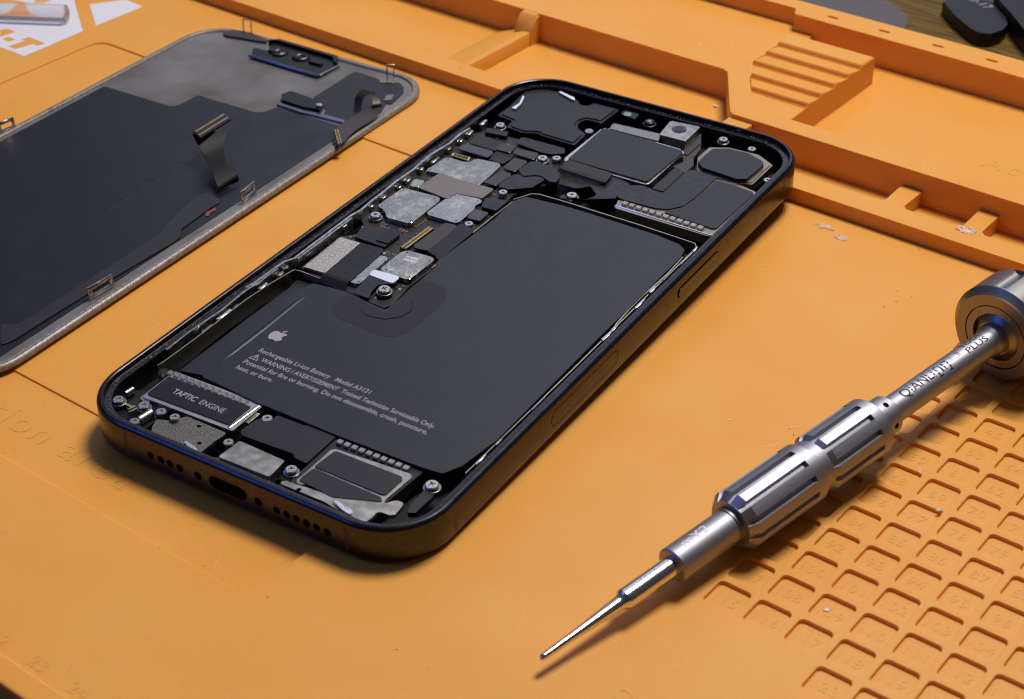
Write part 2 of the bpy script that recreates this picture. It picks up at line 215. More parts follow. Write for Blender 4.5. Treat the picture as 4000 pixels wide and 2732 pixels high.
def scratched(name, base, dark, rough=0.35):
    """nickel-silver shield: cloudy scuffs and fine crossing scratches"""
    m = mat(name, base, rough, 1.0)
    nt = m.node_tree; N = nt.nodes; L = nt.links; b = N['Principled BSDF']
    tc = [n for n in N if n.type == 'TEX_COORD'][0]
    cl = N.new('ShaderNodeTexNoise'); cl.inputs['Scale'].default_value = 2.6; cl.inputs['Detail'].default_value = 8; cl.inputs['Roughness'].default_value = .75
    L.new(tc.outputs['Object'], cl.inputs['Vector'])
    prev = None
    for ang, s in ((.5, 1), (1.3, 1.3), (-.4, .8)):
        mp = N.new('ShaderNodeMapping'); mp.vector_type = 'TEXTURE'; mp.inputs['Rotation'].default_value = (0, 0, ang); mp.inputs['Scale'].default_value = (1 / (26 * s), 1 / (3.0 * s), 1)
        L.new(tc.outputs['Object'], mp.inputs['Vector'])
        nz = N.new('ShaderNodeTexNoise'); nz.inputs['Scale'].default_value = 1.0; nz.inputs['Detail'].default_value = 5; nz.inputs['Distortion'].default_value = .8
        L.new(mp.outputs['Vector'], nz.inputs['Vector'])
        if prev is None: prev = nz.outputs['Fac']
        else:
            mx = N.new('ShaderNodeMath'); mx.operation = 'MAXIMUM'; L.new(prev, mx.inputs[0]); L.new(nz.outputs['Fac'], mx.inputs[1]); prev = mx.outputs[0]
    mu = N.new('ShaderNodeMath'); mu.operation = 'MULTIPLY'; L.new(prev, mu.inputs[0]); L.new(cl.outputs['Fac'], mu.inputs[1])
    rp = N.new('ShaderNodeValToRGB'); rp.color_ramp.elements[0].position = .24; rp.color_ramp.elements[1].position = .44
    rp.color_ramp.elements[0].color = (*dark, 1); rp.color_ramp.elements[1].color = (*base, 1)
    L.new(mu.outputs[0], rp.inputs['Fac']); L.new(rp.outputs['Color'], b.inputs['Base Color'])
    mr = N.new('ShaderNodeMapRange'); mr.inputs['From Min'].default_value = .24; mr.inputs['From Max'].default_value = .44
    mr.inputs['To Min'].default_value = rough - .12; mr.inputs['To Max'].default_value = rough + .25
    L.new(mu.outputs[0], mr.inputs['Value']); L.new(mr.outputs['Result'], b.inputs['Roughness'])
    return m

def silicone():
    m = mat('orange_silicone', (.80, .335, .056), .48, 0, .35, sss=.35, sssscale=.22, sssr=(1, .33, .08))
    nt = m.node_tree; N = nt.nodes; L = nt.links; b = N['Principled BSDF']
    tc = [n for n in N if n.type == 'TEX_COORD'][0]
    n1 = N.new('ShaderNodeTexNoise'); n1.inputs['Scale'].default_value = .35; n1.inputs['Detail'].default_value = 5
    n2 = N.new('ShaderNodeTexNoise'); n2.inputs['Scale'].default_value = 38; n2.inputs['Detail'].default_value = 2
    for n in (n1, n2): L.new(tc.outputs['Object'], n.inputs['Vector'])
    r1 = N.new('ShaderNodeValToRGB'); r1.color_ramp.elements[0].position = .3; r1.color_ramp.elements[1].position = .7
    r1.color_ramp.elements[0].color = (.81, .355, .047, 1); r1.color_ramp.elements[1].color = (.84, .40, .072, 1)
    L.new(n1.outputs['Fac'], r1.inputs['Fac'])
    r2 = N.new('ShaderNodeValToRGB'); r2.color_ramp.elements[0].position = .3; r2.color_ramp.elements[1].position = .7
    r2.color_ramp.elements[0].color = (.93, .93, .93, 1); r2.color_ramp.elements[1].color = (1.06, 1.06, 1.06, 1)
    L.new(n2.outputs['Fac'], r2.inputs['Fac'])
    mx = N.new('ShaderNodeMixRGB'); mx.blend_type = 'MULTIPLY'; mx.inputs['Fac'].default_value = 1
    L.new(r1.outputs['Color'], mx.inputs[1]); L.new(r2.outputs['Color'], mx.inputs[2])
    # dusty smears and faint pale scuffs that belong to the surface
    n4 = N.new('ShaderNodeTexNoise'); n4.inputs['Scale'].default_value = 1.4; n4.inputs['Detail'].default_value = 9; n4.inputs['Roughness'].default_value = .7
    mp = N.new('ShaderNodeMapping'); mp.inputs['Rotation'].default_value = (0, 0, .5); mp.inputs['Scale'].default_value = (1, 2.2, 1)
    L.new(tc.outputs['Object'], mp.inputs['Vector']); L.new(mp.outputs['Vector'], n4.inputs['Vector'])
    r4 = N.new('ShaderNodeValToRGB'); r4.color_ramp.elements[0].position = .60; r4.color_ramp.elements[1].position = .78
    r4.color_ramp.elements[0].color = (0, 0, 0, 1); r4.color_ramp.elements[1].color = (.3, .3, .3, 1)
    L.new(n4.outputs['Fac'], r4.inputs['Fac'])
    m2 = N.new('ShaderNodeMixRGB'); m2.inputs[2].default_value = (.82, .50, .21, 1)
    L.new(r4.outputs['Color'], m2.inputs['Fac']); L.new(mx.outputs['Color'], m2.inputs[1])
    last = m2.outputs['Color']
    for ang, sx, sy, th in ((.9, .9, 14, .70), (-.35, 1.2, 18, .715), (2.0, .7, 11, .70)):
        ms = N.new('ShaderNodeMapping'); ms.vector_type = 'TEXTURE'; ms.inputs['Rotation'].default_value = (0, 0, ang); ms.inputs['Scale'].default_value = (1 / sx, 1 / sy, 1 / sy)
        ns_ = N.new('ShaderNodeTexNoise'); ns_.inputs['Scale'].default_value = 1; ns_.inputs['Detail'].default_value = 6; ns_.inputs['Distortion'].default_value = .6
        L.new(tc.outputs['Object'], ms.inputs['Vector']); L.new(ms.outputs['Vector'], ns_.inputs['Vector'])
        rs_ = N.new('ShaderNodeValToRGB'); rs_.color_ramp.elements[0].position = th; rs_.color_ramp.elements[1].position = th + .06
        rs_.color_ramp.elements[0].color = (0, 0, 0, 1); rs_.color_ramp.elements[1].color = (.55, .55, .55, 1)
        L.new(ns_.outputs['Fac'], rs_.inputs['Fac'])
        mm = N.new('ShaderNodeMixRGB'); mm.inputs[2].default_value = (.86, .58, .36, 1)
        L.new(rs_.outputs['Color'], mm.inputs['Fac']); L.new(last, mm.inputs[1]); last = mm.outputs['Color']
    L.new(last, b.inputs['Base Color'])
    bp = N.new('ShaderNodeBump'); bp.inputs['Strength'].default_value = .12; bp.inputs['Distance'].default_value = .01
    n3 = N.new('ShaderNodeTexNoise'); n3.inputs['Scale'].default_value = 24; n3.inputs['Detail'].default_value = 5
    L.new(tc.outputs['Object'], n3.inputs['Vector']); L.new(n3.outputs['Fac'], bp.inputs['Height']); L.new(bp.outputs['Normal'], b.inputs['Normal'])
    return m

def silicone_plain():
    m = silicone(); m.name = 'orange_silicone_thin'; m.node_tree.nodes['Principled BSDF'].inputs['Subsurface Weight'].default_value = 0
    return m

def wood():
    m = mat('wood', (.1, .06, .01), .6, 0, .25)
    nt = m.node_tree; N = nt.nodes; L = nt.links; b = N['Principled BSDF']
    tc = [n for n in N if n.type == 'TEX_COORD'][0]
    mp = N.new('ShaderNodeMapping'); mp.inputs['Rotation'].default_value = (0, 0, .12); mp.inputs['Scale'].default_value = (.35, 4.5, 1)
    L.new(tc.outputs['Object'], mp.inputs['Vector'])
    nz = N.new('ShaderNodeTexNoise'); nz.inputs['Scale'].default_value = 1.5; nz.inputs['Detail'].default_value = 8; nz.inputs['Distortion'].default_value = 1.2
    L.new(mp.outputs['Vector'], nz.inputs['Vector'])
    rp = N.new('ShaderNodeValToRGB'); rp.color_ramp.elements[0].position = .33; rp.color_ramp.elements[1].position = .68
    rp.color_ramp.elements[0].color = (.04, .021, .004, 1); rp.color_ramp.elements[1].color = (.20, .115, .011, 1)
    L.new(nz.outputs['Fac'], rp.inputs['Fac']); L.new(rp.outputs['Color'], b.inputs['Base Color'])
    return m

M = {}
M['mat'] = silicone()
M['wood'] = wood(); M['matthin'] = silicone_plain()
M['frame'] = mat('blue_black_titanium', (.062, .057, .064), .28, 1.0, noise=.08, nscale=9, rvar=.05, bump=.03, bscale=90)
M['rim'] = mat('black_rim', (.006, .006, .008), .24, 0.0, .45, noise=.4, nscale=25, rvar=.15, bump=.05)
M['glue'] = mat('adhesive_residue', (.010, .010, .011), .8, 0, .3, col2=(.26, .255, .25), nscale=30, bump=1.0, bscale=40, detail=9)
M['cav'] = mat('cavity_black', (.006, .006, .007), .55, 0, .3)
M['batt'] = mat('battery_foil', (.0085, .0105, .0165), .40, 0, .5, noise=.07, nscale=3, rvar=.05, bump=.05, bscale=6)
M['pad'] = mat('adhesive_film', (.0085, .0078, .0085), .42, 0, .40)
M['slate'] = mat('slate_film', (.0075, .008, .010), .42, 0, .5, noise=.15, nscale=40, rvar=.06)
M['black'] = mat('black_plastic', (.004, .004, .0048), .38, 0, .42, noise=.2, nscale=30, rvar=.08)
M['flex'] = mat('flex_black', (.006, .006, .0068), .38, 0, .5, noise=.2, nscale=12, rvar=.1, bump=.15, bscale=10)
M['brown'] = mat('brown_sticker', (.052, .043, .039), .38, .2, .5, noise=.12, nscale=80, bump=.08, bscale=120)
M['brownflap'] = mat('brown_flap', (.028, .021, .017), .45, 0, .4)
M['greypl'] = mat('grey_sticker', (.075, .078, .092), .42, .3, .5, noise=.08, nscale=60)
M['pcb'] = mat('pcb', (.013, .0105, .009), .45, 0, .5, col2=(.03, .026, .022), nscale=22, bump=.3, bscale=30)
M['shield'] = scratched('shield_metal', (.74, .715, .62), (.27, .27, .245))
M['shield2'] = scratched('shield_metal_bright', (.72, .70, .61), (.30, .30, .275), .3)
M['foilgrey'] = mat('grain_foil', (.24, .22, .20), .48, .9, .5, noise=.18, nscale=42, bump=.35, bscale=50)
M['chip'] = mat('chip_grain', (.50, .47, .44), .42, .95, .5, noise=.35, nscale=48, bump=.5, bscale=45)
M['bright'] = mat('bright_foil', (.92, .90, .84), .22, 1, .5, bump=.1, bscale=20)
M['steel'] = mat('steel', (.58, .55, .50), .30, 1, .5, noise=.1, nscale=20, rvar=.08)
M['chrome'] = mat('polished_steel', (.76, .73, .68), .16, 1)
M['dsteel'] = mat('dark_steel', (.30, .29, .27), .35, 1, noise=.2, nscale=30)
M['rail'] = mat('aluminium_rail', (.44, .445, .44), .34, 1, noise=.3, nscale=14, rvar=.1)
M['olive'] = mat('bracket_edge', (.40, .37, .27), .4, 1, noise=.15, nscale=16)
M['tan'] = mat('tan_metal', (.34, .29, .215), .35, 1, noise=.12, nscale=18)
M['gold'] = mat('gold', (.85, .60, .22), .28, 1)
M['copper'] = mat('copper', (.70, .26, .12), .4, .8)
M['copper2'] = mat('copper_edge', (.42, .26, .19), .4, .8)
M['mesh'] = mat('grain_metal', (.11, .105, .095), .46, 1, .5, col2=(.25, .235, .21), nscale=34, bump=.45, bscale=40)
M['silver'] = mat('brushed_silver', (.40, .38, .34), .36, 1, noise=.25, nscale=5, rvar=.1, bump=.1, bscale=40)
M['print'] = mat('grey_print', (.36, .345, .38), .5, 0, .3)
M['printdark'] = mat('engraved_print', (.02, .02, .024), .5, 0, .3)
M['printpink'] = mat('etched_print', (.62, .55, .56), .5, 0, .3)
M['glass'] = mat('lens_glass', (.004, .004, .010), .12, 0, .25)
M['greenglass'] = mat('green_lens', (.08, .20, .05), .12, 0, .8, coat=.6)
M['white'] = mat('white_ink', (.80, .79, .82), .45, 0, .4, noise=.03, nscale=14)
M['bezel'] = mat('display_bezel', (.215, .19, .165), .42, .35, .5, col2=(.33, .30, .265), nscale=11, bump=.35, bscale=26)
M['panelgrey'] = mat('panel_metal', (.13, .115, .09), .38, .35, .5, col2=(.24, .23, .225), nscale=.5, rvar=.12)
M['panel'] = mat('panel_film', (.0042, .005, .0085), .36, 0, .5, noise=.16, nscale=2.0, rvar=.07, bump=.05, bscale=5)
M['ribbon'] = mat('ribbon_flex', (.0045, .004, .0036), .5, 0, .18, noise=.15, nscale=8)
M['ribbonbrown'] = mat('ribbon_brown', (.030, .021, .014), .38, 0, .5)
M['ribgrey'] = mat('ribbon_grey', (.017, .018, .019), .42, 0, .5, noise=.25, nscale=30, stretch=(1, .1, 1))
M['alu'] = mat('anodised_aluminium', (.34, .345, .38), .50, 1, noise=.04, nscale=60, rvar=.04, bump=.05, bscale=150)
M['aludark'] = mat('anodised_grey', (.27, .265, .25), .40, 1, noise=.06, nscale=50, bump=.06, bscale=150)
M['clear'] = mat('clear_acrylic', (.94, .93, .95), .16, 0, .5, trans=.86)
M['haze'] = mat('clear_film', (.16, .145, .16), .35, 0, .4, trans=.0, alpha=.5)
M['tool'] = mat('black_nylon', (.0075, .0075, .0095), .42, 0, .45, noise=.2, nscale=6)
M['toolgrey'] = mat('grey_highlight', (.075, .08, .095), .45, 0, .4)  # grey of the highlight on the black tool handle, as a colour
M['scrap'] = mat('white_scrap', (.80, .74, .70), .35, 0, .5, sss=.2, bump=.4, bscale=30)
M['speck'] = mat('dark_dust', (.05, .035, .02), .8)
M['pupil'] = mat('lens_pupil', (.01, .012, .06), .2, 0, .4)
M['bluereflect'] = mat('blue_reflection_steel', (.22, .24, .30), .3, 1)  # steel with the blue reflection on the rims put into its colour
M['blueglint'] = mat('blue_glint_colour', (.05, .055, .075), .28, .8)  # blue glint as a base colour, not assigned to any part

# ------------------------------------------------------------------ helpers
def link(name, me, m=None, parent=None, angle=35):
    o = bpy.data.objects.new(name, me); C.objects.link(o)
    if m is not None:
        me.materials.clear()
        for q in (m if isinstance(m, (list, tuple)) else [m]): me.materials.append(q)
    if parent is not None: o.parent = parent
    if angle is not None and len(me.polygons):
        me.polygons.foreach_set('use_smooth', [True] * len(me.polygons))
        me.set_sharp_from_angle(angle=math.radians(angle))
        for p in me.polygons:
            if len(p.vertices) > 4 or abs(p.normal.z) > .9995: p.use_smooth = False
    return o

def from_bm(name, bm, m=None, parent=None, angle=35):
    bmesh.ops.recalc_face_normals(bm, faces=bm.faces)
    me = bpy.data.meshes.new(name); bm.to_mesh(me); bm.free()
    return link(name, me, m, parent, angle)

def empty(name, label=None, cat=None, group=None, parent=None, loc=(0, 0, 0)):
    o = bpy.data.objects.new(name, None); C.objects.link(o); o.empty_display_size = .2
    o.location = [v * S for v in loc]
    if parent is not None: o.parent = parent
    if label: o['label'] = label
    if cat: o['category'] = cat
    if group: o['group'] = group
    return o

def tag(o, label, cat, group=None, kind=None):
    o['label'] = label; o['category'] = cat
    if group: o['group'] = group
    if kind: o['kind'] = kind
    return o

def area2(p): return sum(p[i][0] * p[(i + 1) % len(p)][1] - p[(i + 1) % len(p)][0] * p[i][1] for i in range(len(p)))

def fillet(pts, r, n=4):
    """round the corners of a polygon"""
    out = []; N = len(pts)
    for i in range(N):
        p = Vector(pts[i]); a = Vector(pts[i - 1]); b = Vector(pts[(i + 1) % N])
        u = a - p; v = b - p; lu, lv = u.length, v.length
        if lu < 1e-6 or lv < 1e-6: continue
        u /= lu; v /= lv
        ang = u.angle(v, PI)
        if ang > PI - .05: out.append(tuple(p)); continue
        d = min(r / math.tan(ang / 2), lu * .45, lv * .45)
        s, e = p + u * d, p + v * d
        for k in range(n + 1):
            t = k / n
            q = s * (1 - t) ** 2 + p * 2 * t * (1 - t) + e * t ** 2
            out.append((q.x, q.y))
    return out

def clean(pts):
    o = []
    for p in pts:
        if not o or (abs(p[0] - o[-1][0]) + abs(p[1] - o[-1][1])) > 1e-4: o.append((p[0], p[1]))
    if len(o) > 1 and abs(o[0][0] - o[-1][0]) + abs(o[0][1] - o[-1][1]) < 1e-4: o.pop()
    if area2(o) < 0: o.reverse()
    return o

def prism_bm(bm, pts, z0, z1, bev=.12, seg=2, botscale=None):
    pts = clean(pts)
    vb = [bm.verts.new((x * S, y * S, z0 * S)) for x, y in pts]
    vt = [bm.verts.new((x * S, y * S, z1 * S)) for x, y in pts]
    n = len(pts); fs = []
    top = bm.faces.new(vt); fs.append(top)
    bm.faces.new(vb[::-1])
    for i in range(n):
        bm.faces.new((vb[i], vb[(i + 1) % n], vt[(i + 1) % n], vt[i]))
    if bev > 0:
        es = list(top.edges)
        bmesh.ops.bevel(bm, geom=es, offset=bev * S, offset_type='OFFSET', segments=seg, profile=.5, affect='EDGES', clamp_overlap=True)
    return bm

def prism(name, pts, z0, z1, m, parent=None, bev=.12, seg=2, rad=0, angle=40):
    bm = bmesh.new()
    prism_bm(bm, fillet(pts, rad) if rad else pts, z0, z1, bev, seg)
    return from_bm(name, bm, m, parent, angle)

def inset(pts, d):
    """offset a polygon inward by d (simple mitre)"""
    p = clean(pts); n = len(p); out = []
    for i in range(n):
        a, b, c = Vector(p[i - 1]), Vector(p[i]), Vector(p[(i + 1) % n])
        e1 = (b - a).normalized(); e2 = (c - b).normalized()
        n1 = Vector((-e1.y, e1.x)); n2 = Vector((-e2.y, e2.x))
        k = n1 + n2
        if k.length < 1e-6: k = n1
        k = k / max(.35, k.length_squared / 2) if k.length_squared else k
        q = b + k * d * 1.0 if False else b + (n1 + n2) * (d / max(.4, 1 + n1.dot(n2)))
        out.append((q.x, q.y))
    return out

def rrect(w, l, r, d=0, n=10, cx=0, cy=0):
    """rounded rectangle outline of half sizes w, l and corner radius r, inset by d; counter-clockwise"""
    w -= d; l -= d; r = max(.05, r - d); out = []
    for sx, sy, a0 in ((1, 1, 0), (-1, 1, PI / 2), (-1, -1, PI), (1, -1, 1.5 * PI)):
        for k in range(n + 1):
            a = a0 + k / n * PI / 2
            out.append((cx + sx * (w - r) + math.cos(a) * r, cy + sy * (l - r) + math.sin(a) * r))
    return out

def sweep(name, outline, profile, mats, parent=None, closed=True, angle=40, mi=None):
    """rings outline(d) at z for every (d, z) of profile"""
    bm = bmesh.new(); rings = []
    for d, z in profile: rings.append([bm.verts.new((x * S, y * S, z * S)) for x, y in outline(d)])
    n = len(rings[0]); K = len(rings)
    for k in range(K if closed else K - 1):
        A, B = rings[k], rings[(k + 1) % K]
        for i in range(n):
            f = bm.faces.new((A[i], A[(i + 1) % n], B[(i + 1) % n], B[i]))
            if mi: f.material_index = mi[k]
    return from_bm(name, bm, mats, parent, angle)

def tube_bm(bm, pts, r, n=8, cap=True):
    pts = [Vector(p) * S for p in pts]; r = [q * S for q in r] if isinstance(r, (list, tuple)) else [r * S] * len(pts)
    rings = []; up = Vector((0, 0, 1))
    for i, p in enumerate(pts):
        t = (pts[min(i + 1, len(pts) - 1)] - pts[max(i - 1, 0)]).normalized()
        a = t.cross(up)
        if a.length < 1e-3: a = t.cross(Vector((1, 0, 0)))
        a.normalize(); b = t.cross(a)
        rings.append([bm.verts.new(p + (a * math.cos(2 * PI * k / n) + b * math.sin(2 * PI * k / n)) * r[i]) for k in range(n)])
    for i in range(len(rings) - 1):
        for k in range(n): bm.faces.new((rings[i][k], rings[i][(k + 1) % n], rings[i + 1][(k + 1) % n], rings[i + 1][k]))
    if cap: bm.faces.new(rings[0]); bm.faces.new(rings[-1])

def tube(name, pts, r, m, parent=None, n=8):
    bm = bmesh.new(); tube_bm(bm, pts, r, n); return from_bm(name, bm, m, parent, 50)

def strip(name, pts, w, z0, z1, m, parent=None, bev=.06):
    """thin upright wall following a polyline"""
    P = [Vector(p) for p in pts]; A = []; B = []
    for i, p in enumerate(P):
        t = (P[min(i + 1, len(P) - 1)] - P[max(i - 1, 0)]).normalized(); nrm = Vector((-t.y, t.x))
        A.append(p + nrm * w / 2); B.append(p - nrm * w / 2)
    return prism(name, [(q.x, q.y) for q in A] + [(q.x, q.y) for q in reversed(B)], z0, z1, m, parent, bev, 1)

def quadstrip(name, rows, th, m, parent=None, angle=60, sub=0):
    """ribbon: rows of (left, right) 3-D points, given thickness"""
    bm = bmesh.new(); vs = []
    for a, b in rows: vs.append((bm.verts.new(Vector(a) * S), bm.verts.new(Vector(b) * S)))
    for i in range(len(vs) - 1): bm.faces.new((vs[i][0], vs[i][1], vs[i + 1][1], vs[i + 1][0]))
    bmesh.ops.recalc_face_normals(bm, faces=bm.faces)
    bmesh.ops.solidify(bm, geom=list(bm.faces), thickness=th * S)
    return from_bm(name, bm, m, parent, angle)

def smooth_rows(rows, k=4):
    """Catmull-Rom through ribbon rows"""
    out = []; n = len(rows)
    for i in range(n - 1):
        for j in range(k):
            t = j / k; r = []
            for s in (0, 1):
                p0, p1, p2, p3 = (Vector(rows[max(0, min(n - 1, q))][s]) for q in (i - 1, i, i + 1, i + 2))
                r.append(0.5 * ((2 * p1) + (-p0 + p2) * t + (2 * p0 - 5 * p1 + 4 * p2 - p3) * t * t + (-p0 + 3 * p1 - 3 * p2 + p3) * t ** 3))
            out.append((r[0], r[1]))
    out.append(tuple(Vector(q) for q in rows[-1]))
    return out

def plate(name, outer, holes, z1, m, parent=None, bev=.15):
    """flat top at z1 with sunken pockets: holes = [(outline, depth)]; open below, sides down to z1-3"""
    pts = []; edges = []
    def add(poly):
        s = len(pts)
        pts.extend(Vector(p) for p in poly); n = len(poly)
        edges.extend((s + i, s + (i + 1) % n) for i in range(n)); return s
    out = clean(outer); add(out)
    hs = [(clean(h), d, lvl) for h, d, lvl in holes]
    for h, d, lvl in hs: add(h)
    vo, eo, fo, ov, oe, of = delaunay_2d_cdt(pts, edges, [], 1, 1e-6)
    def inside(p, poly):
        c = False; n = len(poly); j = n - 1
        for i in range(n):
            a, b = poly[i], poly[j]
            if (a[1] > p[1]) != (b[1] > p[1]) and p[0] < (b[0] - a[0]) * (p[1] - a[1]) / (b[1] - a[1]) + a[0]: c = not c
            j = i
        return c
    bm = bmesh.new()
    V = {}
    def gv(x, y, z):
        k = (round(x, 4), round(y, 4), round(z, 4))
        if k not in V: V[k] = bm.verts.new((x * S, y * S, z * S))
        return V[k]
    boxes = [(min(p[0] for p in h), max(p[0] for p in h), min(p[1] for p in h), max(p[1] for p in h)) for h, d, l in hs]
    def level(cx, cy):
        z = z1
        for (h, d, l), bx in zip(hs, boxes):
            if bx[0] <= cx <= bx[1] and bx[2] <= cy <= bx[3] and inside((cx, cy), h): z -= d
        return z
    for f in fo:
        cx = sum(vo[i].x for i in f) / len(f); cy = sum(vo[i].y for i in f) / len(f)
        z = level(cx, cy)
        try: bm.faces.new([gv(vo[i].x, vo[i].y, z) for i in f])
        except ValueError: pass
    for h, d, l in hs:
        n = len(h)
        zi = l
        for i in range(n):
            a, b = h[i], h[(i + 1) % n]
            try: bm.faces.new((gv(*a, zi), gv(*b, zi), gv(*b, zi - d), gv(*a, zi - d)))
            except ValueError: pass
    n = len(out)
    for i in range(n):
        a, b = out[i], out[(i + 1) % n]
        bm.faces.new((gv(*a, z1), gv(*b, z1), gv(*b, z1 - 4), gv(*a, z1 - 4)))
    if bev:
        es = []
        for e in bm.edges:
            if len(e.link_faces) == 2:
                f1, f2 = e.link_faces
                if abs(f1.normal.length) == 0: f1.normal_update(); f2.normal_update()
        bm.normal_update()
        es = [e for e in bm.edges if len(e.link_faces) == 2 and (abs(e.link_faces[0].normal.z) > .9) != (abs(e.link_faces[1].normal.z) > .9)
              and max(v.co.z for f in e.link_faces if abs(f.normal.z) < .5 for v in f.verts) - e.verts[0].co.z < 1e-5]
        bmesh.ops.bevel(bm, geom=es, offset=bev * S, offset_type='OFFSET', segments=2, profile=.5, affect='EDGES', clamp_overlap=True)
    return from_bm(name, bm, m, parent, 30)

def text_mesh(body, size, extrude=.0, spacing=1.0, bold=0.0, shear=0.0):
    cu = bpy.data.curves.new('txt', 'FONT'); cu.body = body; cu.size = size; cu.extrude = extrude; cu.space_character = spacing
    cu.offset = bold; cu.shear = shear; cu.resolution_u = 4
    o = bpy.data.objects.new('txt', cu); C.objects.link(o)
    dg = bpy.context.evaluated_depsgraph_get()
    me = bpy.data.meshes.new_from_object(o.evaluated_get(dg))
    bpy.data.objects.remove(o); bpy.data.curves.remove(cu)
    return me

def text(name, body, x, y, z, m, parent, width=None, size=2.0, ang=0.0, extrude=.02, spacing=1.0, bold=0.0, shear=0.0, align='L', zrot=None):
    """flat lettering; width scales it to a length in mm"""
    me = text_mesh(body, size * S, extrude * S, spacing, bold * S, shear)
    xs = [v.co.x for v in me.vertices]; x0, x1 = min(xs), max(xs)
    kx = (width * S / (x1 - x0)) if width else 1.0
    off = x0 if align == 'L' else (x0 + x1) / 2
    ca, sa = math.cos(ang), math.sin(ang)
    for v in me.vertices:
        a = (v.co.x - off) * kx; b = v.co.y
        v.co = (x * S + a * ca - b * sa, y * S + a * sa + b * ca, z * S + v.co.z)
    return link(name, me, m, parent, None)

def disc_bm(bm, x, y, z0, z1, r, n=24, bev=.08):
    prism_bm(bm, [(x + r * math.cos(2 * PI * k / n), y + r * math.sin(2 * PI * k / n)) for k in range(n)], z0, z1, bev, 2)

def disc(name, x, y, z0, z1, r, m, parent, n=28, bev=.08):
    bm = bmesh.new(); disc_bm(bm, x, y, z0, z1, r, n, bev); return from_bm(name, bm, m, parent, 40)

# a pan-head cross screw as one mesh, radius 1 mm
def screw_mesh():
    R = 1.0; n = 24
    circ = [(R * .86 * math.cos(2 * PI * k / n), R * .86 * math.sin(2 * PI * k / n)) for k in range(n)]
    a, b = .13, .5
    plus = [(b, -a), (b, a), (a, a), (a, b), (-a, b), (-a, a), (-b, a), (-b, -a), (-a, -a), (-a, -b), (a, -b), (a, -a)]
    pts = [Vector(p) for p in circ + plus]; N2 = len(circ)
    ed = [(i, (i + 1) % N2) for i in range(N2)] + [(N2 + i, N2 + (i + 1) % 12) for i in range(12)]
    vo, eo, fo, *_ = delaunay_2d_cdt(pts, ed, [], 1, 1e-6)
    bm = bmesh.new()
    def inplus(x, y): return (abs(x) < b and abs(y) < a) or (abs(y) < b and abs(x) < a)
    V = {}
    def gv(x, y, z):
        k = (round(x, 4), round(y, 4), z)
        if k not in V: V[k] = bm.verts.new((x * S, y * S, z * S))
        return V[k]
    for f in fo:
        cx = sum(vo[i].x for i in f) / len(f); cy = sum(vo[i].y for i in f) / len(f)
        z = -.3 if inplus(cx, cy) else 0
        bm.faces.new([gv(vo[i].x, vo[i].y, z) for i in f])
    for i in range(12):
        p, q = plus[i], plus[(i + 1) % 12]
        bm.faces.new((gv(*p, 0), gv(*q, 0), gv(*q, -.3), gv(*p, -.3)))
    prev = [gv(*p, 0) for p in circ]
    for rr, z in ((1.0, -.14), (1.0, -.55), (.92, -.62), (.92, -1.6)):
        cur = [bm.verts.new((rr * S * math.cos(2 * PI * k / n), rr * S * math.sin(2 * PI * k / n), z * S)) for k in range(n)]
        for k in range(n): bm.faces.new((prev[k], prev[(k + 1) % n], cur[(k + 1) % n], cur[k]))
        prev = cur
    bm.faces.new(prev)
    bmesh.ops.recalc_face_normals(bm, faces=bm.faces)
    me = bpy.data.meshes.new('cross_screw'); bm.to_mesh(me); bm.free(); me.materials.append(M['steel'])
    me.polygons.foreach_set('use_smooth', [True] * len(me.polygons)); me.set_sharp_from_angle(angle=math.radians(30))
    return me
SCREW = screw_mesh()

# ------------------------------------------------------------------ camera, light, world
cam = bpy.data.cameras.new('camera'); co = bpy.data.objects.new('camera', cam); C.objects.link(co)
Rw = Matrix(CAM_R)                       # rows: right, down, forward
mw = Matrix.Identity(4)
for i in range(3):
    mw[i][0] = Rw[0][i]; mw[i][1] = -Rw[1][i]; mw[i][2] = -Rw[2][i]; mw[i][3] = CAM_POS[i] * S
co.matrix_world = mw
cam.sensor_fit = 'HORIZONTAL'; cam.sensor_width = 36; cam.lens = CAM_F / 4000 * 36
cam.clip_start = .1; cam.clip_end = 2000
cam.dof.use_dof = True; cam.dof.focus_distance = 34.5; cam.dof.aperture_fstop = .40
sc.camera = co

def area(name, loc, target, size, power, col, shape='DISK'):
    l = bpy.data.lights.new(name, 'AREA'); l.shape = shape; l.size = size * S; l.energy = power; l.color = col
    o = bpy.data.objects.new(name, l); C.objects.link(o)
    o.location = [v * S for v in loc]
    d = (Vector(target) - Vector(loc)); o.rotation_euler = d.to_track_quat('-Z', 'Y').to_euler()
    return o
KEY = area('bench_lamp', (55, 340, 850), (0, -20, 0), 300, 77000, (1.0, .925, .90))
BLUE = area('monitor_glow', (-257, -352, 352), (40, -50, 5), 180, 4200, (.045, .18, 1.0), 'SQUARE')

w = bpy.data.worlds.new('World'); sc.world = w; w.use_nodes = True
nt = w.node_tree; bg = nt.nodes['Background']
tcw = nt.nodes.new('ShaderNodeTexCoord'); dot = nt.nodes.new('ShaderNodeVectorMath'); dot.operation = 'DOT_PRODUCT'
dv = Vector((-.45, .70, .555)).normalized(); dot.inputs[1].default_value = dv          # the lit side of the room, behind and to the left
nrmw = nt.nodes.new('ShaderNodeVectorMath'); nrmw.operation = 'NORMALIZE'
rp = nt.nodes.new('ShaderNodeValToRGB'); mrw = nt.nodes.new('ShaderNodeMapRange')
mrw.inputs['From Min'].default_value = -1; mrw.inputs['From Max'].default_value = 1
nt.links.new(tcw.outputs['Generated'], nrmw.inputs[0]); nt.links.new(nrmw.outputs[0], dot.inputs[0]); nt.links.new(dot.outputs['Value'], mrw.inputs['Value'])
nt.links.new(mrw.outputs['Result'], rp.inputs['Fac'])
els = rp.color_ramp.elements
